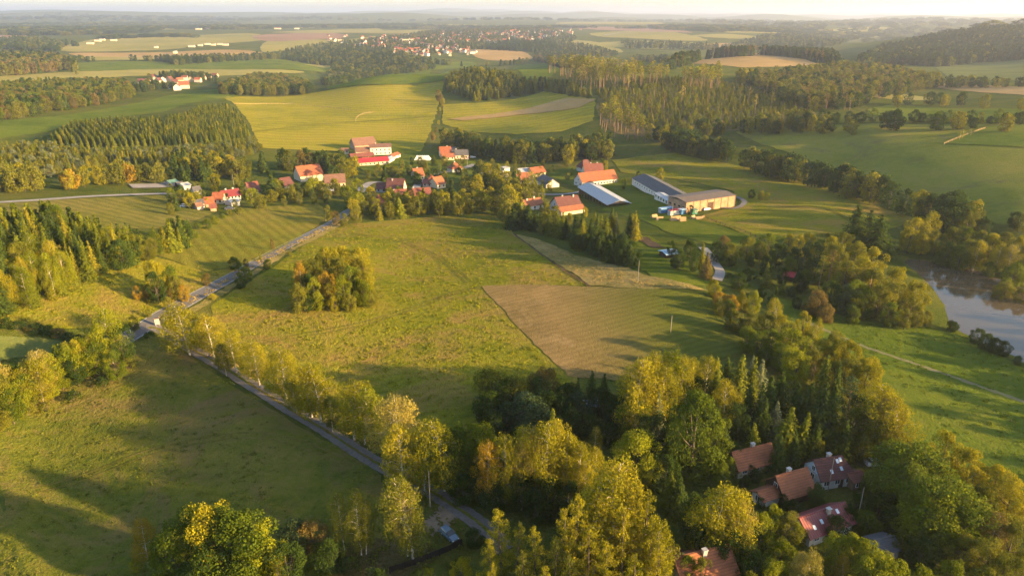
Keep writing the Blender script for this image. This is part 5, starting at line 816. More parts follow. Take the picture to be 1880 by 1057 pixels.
# ------------------------------------------------------------------ buildings
def flat_mat(name, c, rough=0.85, var=0.18, sc=1.2, spec=0.2, metal=0.0):
    m, t, b = mat(name); tc = nd(t, 'ShaderNodeTexCoord'); n = noise(t, tc.outputs['Object'], sc, 4, 0.7)
    cr = ramp(t, n, [(0.3, [x * (1 - var) for x in c]), (0.7, [min(1, x * (1 + var)) for x in c])]); t.links.new(cr.outputs[0], b.inputs['Base Color'])
    b.inputs['Roughness'].default_value = rough; b.inputs['Specular IOR Level'].default_value = spec; b.inputs['Metallic'].default_value = metal; return m
def roof_mat(name, c, row=0.35, var=0.3, sheet=False):
    m, t, b = mat(name); tc = nd(t, 'ShaderNodeTexCoord'); v = tc.outputs['Object']; n = noise(t, v, 0.55, 5, 0.75); n2 = noise(t, v, 5.0, 2, 0.6)
    ad = nd(t, 'ShaderNodeMath', operation='MULTIPLY_ADD'); t.links.new(n2, ad.inputs[0]); ad.inputs[1].default_value = 0.4; t.links.new(n, ad.inputs[2])
    cr = ramp(t, ad.outputs[0], [(0.45, [x * (1 - var) for x in c]), (0.7, c), (0.95, [min(1, x * (1 + var)) for x in c])])
    wv = t.nodes.new('ShaderNodeTexWave'); wv.bands_direction = 'X' if sheet else 'Y'; wv.inputs['Scale'].default_value = 0.314 / row; wv.inputs['Distortion'].default_value = 0.3; t.links.new(v, wv.inputs[0])
    sr = ramp(t, wv.outputs['Fac'], [(0.0, (.72,) * 3), (0.35, (1.03,) * 3)]); t.links.new(mix(t, 1.0, cr.outputs[0], sr.outputs[0], 'MULTIPLY'), b.inputs['Base Color'])
    bp = nd(t, 'ShaderNodeBump'); bp.inputs['Strength'].default_value = 0.5; bp.inputs['Distance'].default_value = 0.06; t.links.new(wv.outputs['Fac'], bp.inputs['Height']); t.links.new(bp.outputs[0], b.inputs['Normal'])
    b.inputs['Roughness'].default_value = 0.5 if sheet else 0.85; return m
RF = {'terracotta': roof_mat('terracotta tiles', (0.25, 0.085, 0.036)), 'orange': roof_mat('orange tiles', (0.26, 0.075, 0.03), var=.3), 'old': roof_mat('weathered brown tiles', (0.17, 0.085, 0.055)), 'maroon': roof_mat('dark maroon tiles', (0.105, 0.036, 0.030)),
      'brownred': roof_mat('red brown tiles', (0.17, 0.052, 0.036)), 'redsheet': roof_mat('red metal roofing', (0.17, 0.030, 0.030), .5, .12, True), 'bright': roof_mat('bright red roofing', (0.38, 0.022, 0.026), .5, .12, True), 'asphalt': roof_mat('dark bitumen roofing', (0.062, 0.062, 0.07), 1.0, .3), 'slate': roof_mat('dark slate roofing', (0.085, 0.08, 0.085), .3, .3),
      'zinc': roof_mat('pale sheet metal roofing', (0.30, 0.31, 0.33), 1.1, .12, True), 'brownflat': roof_mat('brown felt roofing', (0.11, 0.082, 0.066), 1.2, .2), 'greenflat': roof_mat('green sheet roofing', (0.10, 0.2, 0.16), .6, .2, True), 'blue': roof_mat('pale blue sheet roofing', (0.36, 0.50, 0.62), .8, .2, True)}
WL = {'white': flat_mat('white render', (0.52, 0.50, 0.46)), 'cream': flat_mat('cream render', (0.52, 0.44, 0.31)), 'grey': flat_mat('grey render', (0.36, 0.35, 0.34)), 'bluewhite': flat_mat('pale blue render', (0.58, 0.66, 0.76)), 'wood': flat_mat('dark timber boards', (0.075, 0.045, 0.032)), 'brownwood': flat_mat('weathered brown boards', (0.20, 0.13, 0.085)),
      'pink': flat_mat('pinkish render', (0.55, 0.40, 0.33)), 'concrete': flat_mat('stained concrete panels', (0.33, 0.205, 0.125), var=.3, sc=.35), 'brick': flat_mat('old brick', (0.36, 0.22, 0.15), var=.25), 'blue': flat_mat('blue painted steel', (0.06, 0.17, 0.36))}
GLASS = flat_mat('dark window glass', (0.03, 0.035, 0.04), 0.08, .1, 1, .6); WHITEP = flat_mat('white painted frame', (0.75, 0.75, 0.73), .5, .05); DARKP = flat_mat('dark opening', (0.03, 0.026, 0.024), .9); BRICKC = flat_mat('chimney masonry', (0.45, 0.38, 0.33), .9, .25, 3); SKYG = flat_mat('pale skylight glass', (0.62, 0.68, 0.74), .15, .1, 1, .6)
def boxm(x0, x1, y0, y1, z0, z1):
    V = [(x, y, z) for z in (z0, z1) for y in (y0, y1) for x in (x0, x1)]
    return np.array(V, float), [(0, 2, 3, 1), (4, 5, 7, 6), (0, 1, 5, 4), (2, 6, 7, 3), (0, 4, 6, 2), (1, 3, 7, 5)]
def mesh_of(name, parts, mats):                                    # parts: (V, F, material index)
    V = []; F = []; M = []; o = 0
    for p in parts:
        v, f = p[0], p[1]; k = p[2] if len(p) > 2 else 0; V.append(np.asarray(v, float)); F += [tuple(i + o for i in q) for q in f]; M += [k] * len(f); o += len(v)
    return new_mesh(name, np.concatenate(V), F, mats, M)
def part(name, parts, mats, parent, **pr): return link(name, mesh_of(name, parts, mats), parent, **pr)
def slab(a, b, c, d, t):                                           # a thick quad
    P = [np.array(q, float) for q in (a, b, c, d)]; n = np.cross(P[1] - P[0], P[3] - P[0]); n = n / np.linalg.norm(n)
    if n[2] < 0: n = -n
    V = P + [q + n * t for q in P]; return np.array(V), [(3, 2, 1, 0), (4, 5, 6, 7), (0, 1, 5, 4), (1, 2, 6, 5), (2, 3, 7, 6), (3, 0, 4, 7)]
def win(parent, x, y, z, w, h, face, frame=True, name='window', dark=None):
    # face: 'f' front (-y), 'b' back, 'l' left (-x), 'r' right
    d = 0.05
    ax = {'f': (1, 0, 0, -1), 'b': (1, 0, 0, 1), 'l': (0, 1, -1, 0), 'r': (0, 1, 1, 0)}[face]
    def bx(u0, u1, z0, z1, o0, o1):
        if ax[0]: ys = sorted((y + ax[3] * o0, y + ax[3] * o1)); return boxm(x + u0, x + u1, ys[0], ys[1], z0, z1)
        xs = sorted((x + ax[2] * o0, x + ax[2] * o1)); return boxm(xs[0], xs[1], y + u0, y + u1, z0, z1)
    o = part(name, [bx(-w / 2, w / 2, z, z + h, -.02, .03)], [dark or GLASS], parent)
    if frame:
        t = .09; part('frame', [bx(-w / 2 - t, -w / 2, z - t, z + h + t, -.02, .07), bx(w / 2, w / 2 + t, z - t, z + h + t, -.02, .07), bx(-w / 2, w / 2, z + h, z + h + t, -.02, .07), bx(-w / 2, w / 2, z - t, z, -.02, .09), bx(-.03, .03, z, z + h, .03, .06)], [WHITEP], o)
    return o
def house(name, label, p1, p2, depth, wh, rh, roof, wall, lift=True, over=.45, hip=(0, 0), chim=(), wins='f', nwin=3, door=None, sky=(), cat='house', group='village houses', gable=None, detail=False, flip=1, open_front=False, base_drop=1.2, dz=0.0, wsize=(1.0, 1.2)):
    a = at(p1[0], p1[1], wh if lift else 0); b = at(p2[0], p2[1], wh if lift else 0); d = Vector((b.x - a.x, b.y - a.y)); L = d.length; ang = math.atan2(d.y, d.x)
    c = Vector(((a.x + b.x) / 2, (a.y + b.y) / 2)) + Vector((-math.sin(ang), math.cos(ang))) * depth / 2 * flip
    e = bpy.data.objects.new(name, None); COL.objects.link(e); e.location = (c.x, c.y, zf(c.x, c.y) + dz); e.rotation_euler = (0, 0, ang); e['label'] = label; e['category'] = cat
    if group: e['group'] = group
    X, Y = L / 2, depth / 2; hl, hr = hip; z0 = -base_drop
    g = gable or wall
    V = [(-X, -Y, z0), (X, -Y, z0), (X, Y, z0), (-X, Y, z0), (-X, -Y, wh), (X, -Y, wh), (X, Y, wh), (-X, Y, wh)]
    if not open_front: part('wall', [(V, [(0, 1, 5, 4), (1, 2, 6, 5), (2, 3, 7, 6), (3, 0, 4, 7)])], [WL[wall]], e)
    else:
        part('wall', [boxm(-X, X, Y - .25, Y, z0, wh), boxm(-X, -X + .25, -Y + .3, Y - .25, z0, wh)], [WL[wall]], e); n = max(3, int(L / 4))
        for i in range(n + 1):
            x = -X + L * i / n; part('post', [boxm(x - .15, x + .15, -Y, -Y + .3, z0, wh)], [WL['brownwood']], e)
    gp = []
    for s, hp in ((-1, hl), (1, hr)):
        if not hp and rh > .4: gp.append(([(s * (X - .02), -Y, wh), (s * (X - .02), Y, wh), (s * (X - .02), 0, wh + rh - .06)], [(0, 1, 2)] if s > 0 else [(2, 1, 0)]))
    if gp: part('gable', gp, [WL[g]], e)
    # roof planes
    ov = over; sl = rh / Y; ez = wh - ov * sl; R = []
    xl, xr = -X + (hl if hl else -ov), X - (hr if hr else -ov); el, er = -X - ov, X + ov; th = .16
    for s in (-1, 1):
        R.append(slab((el, s * (Y + ov), ez), (er, s * (Y + ov), ez), (xr, 0, wh + rh), (xl, 0, wh + rh), th))
    if hl: R.append(slab((el, -Y - ov, ez + .004), (el, Y + ov, ez + .004), (xl, .02, wh + rh), (xl, -.02, wh + rh), th))
    if hr: R.append(slab((er, -Y - ov, ez + .004), (er, Y + ov, ez + .004), (xr, .02, wh + rh), (xr, -.02, wh + rh), th))
    rc = boxm(xl, xr, -.14, .14, wh + rh + .02, wh + rh + th + .1)
    ro = part('roof', R + [rc], [RF[roof]], e)
    for (u, v) in chim:                                            # u along the ridge 0..1, v across -1..1
        x = -X + L * u; y = v * Y; zt = wh + rh * (1 - abs(v)); ch = part('chimney', [boxm(x - .35, x + .35, y - .3, y + .3, zt - .6, zt + 1.1)], [BRICKC], ro); part('cap', [boxm(x - .45, x + .45, y - .4, y + .4, zt + 1.1, zt + 1.22)], [WL['grey']], ch)
    for (u, v) in sky:
        x = -X + L * u; y = -Y * (1 - v); zt = wh + rh * v; n = np.array([0, -sl, 1]) / math.hypot(sl, 1); t = np.array([0, 1, sl]) / math.hypot(sl, 1); c0 = np.array([x, y, zt]) + n * th
        P = [c0 + np.array([sx * .27, 0, 0]) + t * sy * .4 for sx, sy in ((-1, -1), (1, -1), (1, 1), (-1, 1))]; part('skylight', [slab(*P, .07)], [SKYG], ro)
    ww, hh_ = wsize; zs = .95 if wh > 2.2 else .6
    for f in wins:
        if f in 'fb':
            for i in range(nwin): win(e, -X + L * (i + .5) / nwin, -Y if f == 'f' else Y, zs, ww, hh_, f, detail)
        else:
            k = 2 if depth > 6 else 1
            for i in range(k): win(e, -X if f == 'l' else X, -Y + depth * (i + .5) / k, zs, ww, hh_, f, detail)
            if rh > 2.2: win(e, (-X if f == 'l' else X) * 1.0, 0, wh + .25, .8, .95, f, detail)
    if wh > 5 and 'f' in wins:
        for i in range(nwin): win(e, -X + L * (i + .5) / nwin, -Y, 3.7, ww, hh_, 'f', detail)
    if door is not None:
        dface, du, dw, dh = door
        dx, dy = (-X + L * du, -Y) if dface == 'f' else ((-X if dface == 'l' else X), -Y + depth * du)
        dd = win(e, dx, dy, .02, dw, dh, dface, False, 'door', WL['wood'])
    return e, L, ang
# cottages in the right foreground
CG = 'cottages in the wood'
house('cottage', 'terracotta cottage half hidden behind the cone shaped tree', (1357, 860), (1424, 844), 4.6, 2.3, 2.3, 'terracotta', 'cream', chim=((.55, .12),), wins='fr', nwin=3, detail=True, group=CG, door=('f', .8, 1.0, 2.0))
h2, L2, a2 = house('cottage', 'timber gabled cottage with big orange tiled roof and low annex', (1442, 911), (1494, 897), 5.4, 2.3, 2.7, 'terracotta', 'wood', gable='wood', chim=((.45, .15),), wins='l', detail=True, group=CG, door=('f', .8, 1.0, 2.0), over=.5)
house('annex', 'low terracotta roofed annex left of the timber gabled cottage', (1402, 917), (1433, 907), 2.9, 1.9, .8, 'terracotta', 'white', wins='l', nwin=1, detail=True, group=CG, cat='annex')
house('cottage', 'white cottage with maroon hipped roof and four skylights', (1509, 879), (1569, 870), 5.4, 2.6, 2.5, 'maroon', 'white', gable='bluewhite', hip=(0, 1.3), chim=((.45, .15),), sky=((.35, .3), (.66, .38), (.62, .78), (.72, .84)), wins='fl', nwin=3, detail=True, group=CG, door=('f', .62, 1.0, 2.0))
house('porch', 'brown timber porch at the right end of the maroon roofed cottage', (1567, 883), (1588, 879), 3.0, 2.1, .7, 'brownred', 'brownwood', wins='f', nwin=1, detail=True, group=None, cat='porch')
house('cottage', 'white cottage under a plain red metal roof with skylights', (1488, 984), (1566, 957), 5.2, 2.3, 2.0, 'redsheet', 'white', chim=((.58, -.25),), sky=((.16, .35), (.36, .5), (.78, .72)), wins='fl', nwin=3, detail=True, group=CG, door=('f', .55, 1.0, 2.0))
house('cottage', 'orange brown roofed cottage cut by the bottom picture edge', (1264, 1094), (1360, 1068), 8.6, 2.6, 3.6, 'terracotta', 'grey', chim=((.52, -.1),), wins='fr', nwin=3, detail=True, group=CG)
house('shed', 'dark brown roofed shed left of the bottom cottage', (1240, 1042), (1262, 1032), 4.0, 2.0, 1.0, 'maroon', 'wood', wins='', cat='shed', group=None)
house('shed', 'grey roofed garden shed among trees right of the red roofed cottage', (1622, 1013), (1652, 1006), 3.8, 2.0, .9, 'slate', 'grey', wins='l', nwin=1, cat='shed', group=None, detail=True)
house('shed', 'small blue roofed shed hidden in the dark thicket', (1082, 747), (1100, 744), 3.2, 1.8, .6, 'blue', 'wood', wins='', cat='shed', group=None)
house('shed', 'small red roofed hut in the garden hollow', (1440, 504), (1456, 508), 3.6, 1.8, .9, 'bright', 'wood', wins='', cat='shed', group=None)
house('shed', 'low pale blue roofed shelter beside the lawn', (1224, 466), (1246, 464), 5.0, 1.8, .5, 'blue', 'wood', wins='', cat='shelter', group=None)
# farm at the top of the village
FG_ = 'farm buildings above the village'
house('barn', 'big brown roofed barn at the top of the farm', (651, 267), (691, 265), 13, 4.5, 4.8, 'old', 'brick', wins='', cat='barn', group=FG_, door=('f', .5, 3, 3))
house('barn', 'small brown roofed barn in front of the big barn', (653, 278.5), (679, 278.5), 8, 3.2, 2.6, 'old', 'cream', nwin=3, cat='barn', group=FG_)
house('farmhouse', 'white two storey farmhouse with low brown roof', (679, 271), (718, 270), 11, 6.2, 1.8, 'old', 'white', nwin=5, wins='fr', cat='house', group=FG_, chim=((.3, .2),))
house('farm_shed', 'long dark red farm shed with open bays', (645, 288), (687, 286), 8, 3.0, 1.8, 'brownred', 'wood', wins='', open_front=True, cat='shed', group=FG_)
house('farm_shed', 'long farm shed with vivid red roof and cream wall', (660, 298), (714, 295.5), 9, 2.8, 2.2, 'bright', 'cream', nwin=7, cat='shed', group=FG_)
house('outbuilding', 'small white outbuilding at the right end of the farm', (714, 294.5), (724, 289), 5, 2.4, .8, 'zinc', 'white', wins='', cat='outbuilding', group=FG_)
house('outbuilding', 'small white outbuilding with orange roof beside the farm', (722, 287), (735, 283), 5, 2.4, 1.3, 'orange', 'white', nwin=2, cat='outbuilding', group=FG_)
house('outbuilding', 'small pale outbuilding left of the farm barns', (627, 277), (640, 277), 6, 2.4, 1.5, 'old', 'cream', wins='f', nwin=2, cat='outbuilding', group=FG_)
VG = 'village houses'
house('house', 'orange roofed house at the upper end of the village lane', (809, 282), (829, 282), 11, 3.4, 4.2, 'orange', 'cream', chim=((.7, .1),))
house('house', 'low pinkish roofed annex in front of the orange roofed house', (812, 288.5), (834, 288.5), 7, 2.6, 2.0, 'terracotta', 'cream', nwin=3, cat='house')
house('house', 'dark roofed house with lit gable right of the orange roofed house', (836, 284.5), (860, 285), 9, 3.2, 3.2, 'slate', 'pink', wins='fr', chim=((.1, .1),))
house('house', 'grey roofed house wedged behind the dark roofed house', (829, 281), (842, 280), 9, 3.2, 3.4, 'slate', 'cream', nwin=2)
house('house', 'small white house with red and orange hipped roof by the lane', (831, 310), (849, 308.5), 8, 2.8, 3.4, 'orange', 'white', hip=(3.2, 3.2), nwin=2, chim=((.5, .1),))
house('house', 'orange roofed house left of the lane bend', (763, 323), (779, 322), 9, 3.0, 4.0, 'orange', 'cream', wins='fr', nwin=2, chim=((.5, .1),))
house('house', 'pyramid roofed orange house at the lane bend', (784, 331), (796, 331.5), 7, 3.0, 3.0, 'orange', 'brick', hip=(2.5, 2.5), nwin=2)
house('house', 'small dark roofed house under the pyramid roofed house', (776, 336), (792, 337), 7, 2.4, 1.8, 'brownred', 'pink', nwin=2)
house('house', 'pinkish roofed house right of the lane bend', (803, 338), (818, 336), 9, 3.0, 3.6, 'terracotta', 'cream', wins='fr', nwin=2)
house('house', 'large dark maroon roofed house with cream gable', (709, 346), (739, 347.5), 10, 3.2, 5.4, 'maroon', 'cream', wins='r', chim=((.3, -.2),), nwin=3)
house('house', 'very long low house with red brown roof and white chimney', (716, 361), (792, 360), 9, 2.8, 3.6, 'brownred', 'white', wins='f', nwin=8, chim=((.12, -.2), (.6, .1)))
house('house', 'small dark roofed annex left of the very long house', (690, 345), (709, 346), 8, 2.6, 2.6, 'maroon', 'grey', nwin=2)
house('house', 'small grey house with orange pyramid roof at the village edge', (686, 374), (709, 373.5), 8, 3.2, 3.8, 'orange', 'grey', hip=(3.6, 3.6), nwin=2, wins='fl')
house('barn', 'tall orange roofed barn on the left of the village', (551, 322), (593, 319.5), 12, 4.2, 5.0, 'orange', 'cream', wins='', cat='barn')
house('house', 'long weathered roof house right of the tall orange barn', (597, 335), (634, 335), 12, 3.0, 4.0, 'old', 'cream', nwin=5)
house('shed', 'low shed with pale blue grey sheet roof', (587, 350), (612, 350), 9, 2.6, 1.4, 'zinc', 'wood', wins='', cat='shed', group=None)
house('house', 'cream gabled house with dark red roof behind the left gardens', (522, 341), (540, 339.5), 11, 3.4, 3.6, 'cream' if 0 else 'maroon', 'cream', wins='fr', nwin=2)
house('house', 'long crimson roofed farmhouse at the left end', (410, 360), (442, 358.5), 7, 2.4, 2.6, 'redsheet', 'white', nwin=5, chim=((.3, .1), (.72, .1)))
house('house', 'orange roofed house with lit cream gable at the left end', (389, 364.5), (408, 365.5), 7, 2.6, 2.8, 'orange', 'cream', wins='fr', nwin=2)
house('shed', 'small orange roofed shed at the far left end', (377, 372.5), (393, 372.5), 6, 2.4, 2.4, 'orange', 'brick', wins='', cat='shed', group=None)
house('barn', 'steep orange red barn between the left gardens', (458, 352), (478, 351), 9, 3.0, 4.6, 'brownred', 'cream', wins='r', cat='barn')
house('shed', 'grey roofed shed beside the small orange shed', (353, 374.5), (375, 374), 7, 2.2, 1.4, 'slate', 'grey', wins='', cat='shed', group=None)
house('shed', 'tiny pink walled hut on the meadow edge', (362, 378.5), (373, 378), 4, 2.0, 1.2, 'old', 'pink', wins='', cat='hut', group=None)
house('shed', 'tiny brick hut right of the pink walled hut', (386, 381), (397, 381), 4, 2.0, 1.2, 'brownred', 'brick', wins='', cat='hut', group=None)
house('shed', 'white carport at the left garden path', (425, 371), (440, 369.5), 6, 2.3, .5, 'zinc', 'white', wins='', cat='carport', group=None)
house('shed', 'green roofed shed by the sandy yard', (312, 335), (327, 334), 6, 2.4, .8, 'greenflat', 'grey', wins='', cat='shed', group=None)
house('shed', 'pale roofed shed by the sandy yard', (337, 341), (350, 340), 6, 2.6, 1.0, 'zinc', 'white', wins='', cat='shed', group=None)
house('shed', 'small white gabled hut with dark roof near the sandy yard', (356, 349.5), (369, 349), 5, 2.2, 1.6, 'slate', 'white', wins='r', nwin=1, cat='hut', group=None)
house('shed', 'dark roofed shed behind the pale roofed shed', (328, 339), (338, 338.5), 6, 2.2, 1.0, 'slate', 'wood', wins='', cat='shed', group=None)
# middle of the village
house('barn', 'small barn with white sheet roof and dark timber gable', (921, 328.5), (937, 325), 10, 2.6, 3.4, 'zinc', 'white', gable='wood', wins='', cat='barn', group=VG)
house('house', 'long pink brown roofed house behind the pointed birch', (948, 331), (978, 329.5), 9, 2.8, 4.0, 'terracotta', 'pink', nwin=4)
house('shed', 'pale sheet roofed shed behind the pink brown house', (956, 317.5), (974, 316), 9, 3.0, 2.2, 'zinc', 'grey', wins='', cat='shed', group=None)
house('house', 'orange roofed house right of the pale sheet roofed shed', (979, 318), (1002, 315), 9, 2.8, 3.0, 'orange', 'cream', wins='fr', nwin=3)
house('barn', 'long dark slate barn beside the pointed birch', (985, 331), (1003, 338), 9, 2.6, 3.2, 'slate', 'white', wins='', cat='barn')
house('house', 'grey roofed low house left of the small white barn', (888, 322), (908, 321), 8, 2.6, 2.2, 'slate', 'grey', nwin=2)
house('shed', 'pale flat shed behind the grey roofed low house', (926, 309), (936, 308), 6, 2.4, .5, 'zinc', 'white', wins='', cat='shed', group=None)
house('longhouse', 'white longhouse with bright orange roof', (1069, 334.3), (1133.5, 325.3), 10, 3.4, 4.6, 'orange', 'white', nwin=12, wins='fl', chim=(), wsize=(1.1, 1.1))
house('house', 'dark brown roofed house behind the white longhouse', (1074, 316.5), (1108, 314), 10, 3.4, 4.6, 'brownred', 'cream', wins='r', chim=((.4, .1), (.75, .1)))
house('house', 'dark brown cross wing of the house behind the longhouse', (1072, 309), (1090, 306), 9, 3.2, 4.6, 'maroon', 'grey', wins='', hip=(2, 2))
house('open_barn', 'open sided barn with pale metal roof and stacked wood', (1062.5, 348.7), (1116.5, 370), 13, 3.2, 1.9, 'zinc', 'brownwood', wins='', open_front=True, cat='barn', group=None, over=.8)
house('house', 'dark hipped roof house below the open barn', (1027, 380.5), (1068, 375.5), 11, 3.0, 4.4, 'maroon', 'white', hip=(0, 0), wins='fl', nwin=3, chim=((.35, .1), (.8, -.1)))
house('house', 'low terracotta roofed wing in front of the dark house', (1031, 388), (1074, 382), 6, 2.4, 1.6, 'terracotta', 'cream', wins='', nwin=2)
house('house', 'small terracotta roofed house with white porch', (966, 377.5), (998, 374), 8, 2.8, 2.6, 'terracotta', 'white', wins='fl', nwin=3, chim=((.2, -.2), (.65, 0)))
house('long_barn', 'long low cowshed with dark bitumen roof', (1160, 336.5), (1234.5, 362.5), 15, 2.8, 2.4, 'asphalt', 'white', nwin=16, wins='fl', cat='barn', group='long farm barns', over=.3, chim=(), wsize=(.9, .8))
house('annex', 'white flat roofed annex on the long cowshed', (1202, 358), (1226, 367), 5, 2.6, .3, 'zinc', 'white', nwin=5, wins='f', cat='annex', group='long farm barns', flip=1, wsize=(1.3, 1.5))
def hall():
    wh = 6.0; f = at(1260.5, 370, wh); l = at(1235, 363, wh); r = at(1350, 359, wh); e = bpy.data.objects.new('hall', None); COL.objects.link(e); e['label'] = 'big flat roofed concrete hall with lit orange wall'; e['category'] = 'hall'; e['group'] = 'long farm barns'
    d = Vector((r.x - f.x, r.y - f.y)); L = d.length; ang = math.atan2(d.y, d.x); D = max(14.0, Vector((l.x - f.x, l.y - f.y)).length); c = Vector((f.x, f.y)) + d / 2 + Vector((-math.sin(ang), math.cos(ang))) * D / 2
    e.location = (c.x, c.y, zf(c.x, c.y)); e.rotation_euler = (0, 0, ang); X, Y = L / 2, D / 2
    part('wall', [boxm(-X, X, -Y, Y, -1.2, wh)], [WL['concrete']], e)
    part('roof', [slab((-X - .4, -Y - .4, wh + .02), (X + .4, -Y - .4, wh + .02), (X + .4, 0, wh + .9), (-X - .4, 0, wh + .9), .2), slab((-X - .4, Y + .4, wh + .02), (X + .4, Y + .4, wh + .02), (X + .4, 0, wh + .9), (-X - .4, 0, wh + .9), .2)], [RF['brownflat']], e)
    win(e, X * -.02, -Y, 0, 4.2, 4.4, 'f', False, 'door', WL['wood']); n = 7
    for i in range(n + 1): part('pilaster', [boxm(-X + L * i / n - .2, -X + L * i / n + .2, -Y - .12, -Y + .05, -1, wh - .05)], [WL['brownwood']], e)
    for i in range(4): win(e, -X, -Y + D * (i + .5) / 4, 2.6, 1.6, .9, 'l', False)
    return e
hall()
# ------------------------------------------------------------------ yard: containers, heaps, bales
def at_obj(o, px, py, rz=0, lift=0, **pr):
    p = at(px, py); o.location = (p.x, p.y, zf(p.x, p.y) + lift); o.rotation_euler = (0, 0, rz)
    for k, v in pr.items(): o[k] = v
    return o
def new_empty(name, label, cat, group=None):
    e = bpy.data.objects.new(name, None); COL.objects.link(e); e['label'] = label; e['category'] = cat
    if group: e['group'] = group
    return e
def container(label, m, rm, px, py, rz, L=6.5):
    e = new_empty('container', label, 'container'); ribs = [boxm(-L / 2, L / 2, -1.2, 1.2, .1, 2.5)] + [boxm(-L / 2 + .2 + i * .5, -L / 2 + .42 + i * .5, -1.26, 1.26, .2, 2.4) for i in range(int(L / .5) - 1)]
    part('body', ribs, [m], e); part('roof', [boxm(-L / 2 - .1, L / 2 + .1, -1.35, 1.35, 2.5, 2.62)], [rm], e); part('door', [boxm(-L / 2 - .06, -L / 2 - .005, -1, 1, .2, 2.35)], [WL['grey']], e); win(e, L * .2, -1.26, 1.1, 1.0, .8, 'f', True); return at_obj(e, px, py, rz)
container('blue steel container left of the red roofed cabin', WL['blue'], RF['blue'], 1222, 390, .45, 7.5); container('white site cabin with red roof beside the blue container', WL['white'], RF['bright'], 1240, 394, .45, 8.0); container('small blue container behind the red roofed cabin', WL['blue'], RF['blue'], 1252, 393, .5, 3.5)
container('small green container by the hall corner', flat_mat('green painted steel', (.05, .18, .12)), RF['greenflat'], 1273, 393, .3, 3.0)
LOGM = flat_mat('cut timber', (0.42, 0.28, 0.15), .9, .35, 4)
def log_pile(label, px, py, n, rz, L=3.0):
    V = []; r = random.Random(px); rows = 0; k = n; z = .17
    while k > 0:
        for i in range(k):
            v, f = tube([(-L / 2 + r.uniform(-.2, .2), (i - (k - 1) / 2) * .36, z), (L / 2 + r.uniform(-.2, .2), (i - (k - 1) / 2) * .36, z)], [.17, .17], 7); fl = [tuple(q) for q in f] + [tuple(range(6, -1, -1)), tuple(range(7, 14))]; V.append((v, fl))
        k -= 1; z += .3
    o = link('log_pile', mesh_of('log_pile', V, [LOGM]), label=label, category='log pile', group='log piles in the farmyard'); return at_obj(o, px, py, rz)
for i, (px, py, n, rz, lb) in enumerate(((1201, 400, 6, .4, 'leftmost log pile on the yard grass'), (1206, 404, 4, 1.2, 'small log pile below the leftmost pile'), (1236, 405, 7, .2, 'left log pile in front of the red roofed cabin'), (1244, 404, 7, .3, 'middle log pile in front of the red roofed cabin'), (1253, 406, 7, .1, 'right log pile in front of the red roofed cabin'), (1272, 401, 5, .8, 'log pile below the green container'), (1283, 402, 4, .2, 'small log pile right of the green container'), (1290, 400, 3, .9, 'rightmost small log pile near the hall'), (1212, 401, 3, .1, 'small log pile beside the blue container'))): log_pile(lb, px, py, n, rz)
BALEM = flat_mat('white bale wrap', (0.78, 0.78, 0.76), .35, .06, 2, .4)
def bales():
    vs, f = tube([(0, -.6, .62), (0, .6, .62)], [.62, .62], 12); fl = [tuple(q) for q in f] + [tuple(range(11, -1, -1)), tuple(range(12, 24))]; me = mesh_of('bale', [(vs, fl)], [BALEM]); c = at(776, 294); n = 0
    for lay in range(3):
        for i in range(9 - lay):
            for j in range(4 - lay):
                o = link('hay_bale', me, label='white wrapped round bale in the bright stack beside the farm', category='bale', group='stack of white wrapped bales'); x = c.x + (i - (8 - lay) / 2) * 1.36; y = c.y + (j - (3 - lay) / 2) * 1.4; o.location = (x, y, zf(c.x, c.y) + lay * 1.08)
bales()
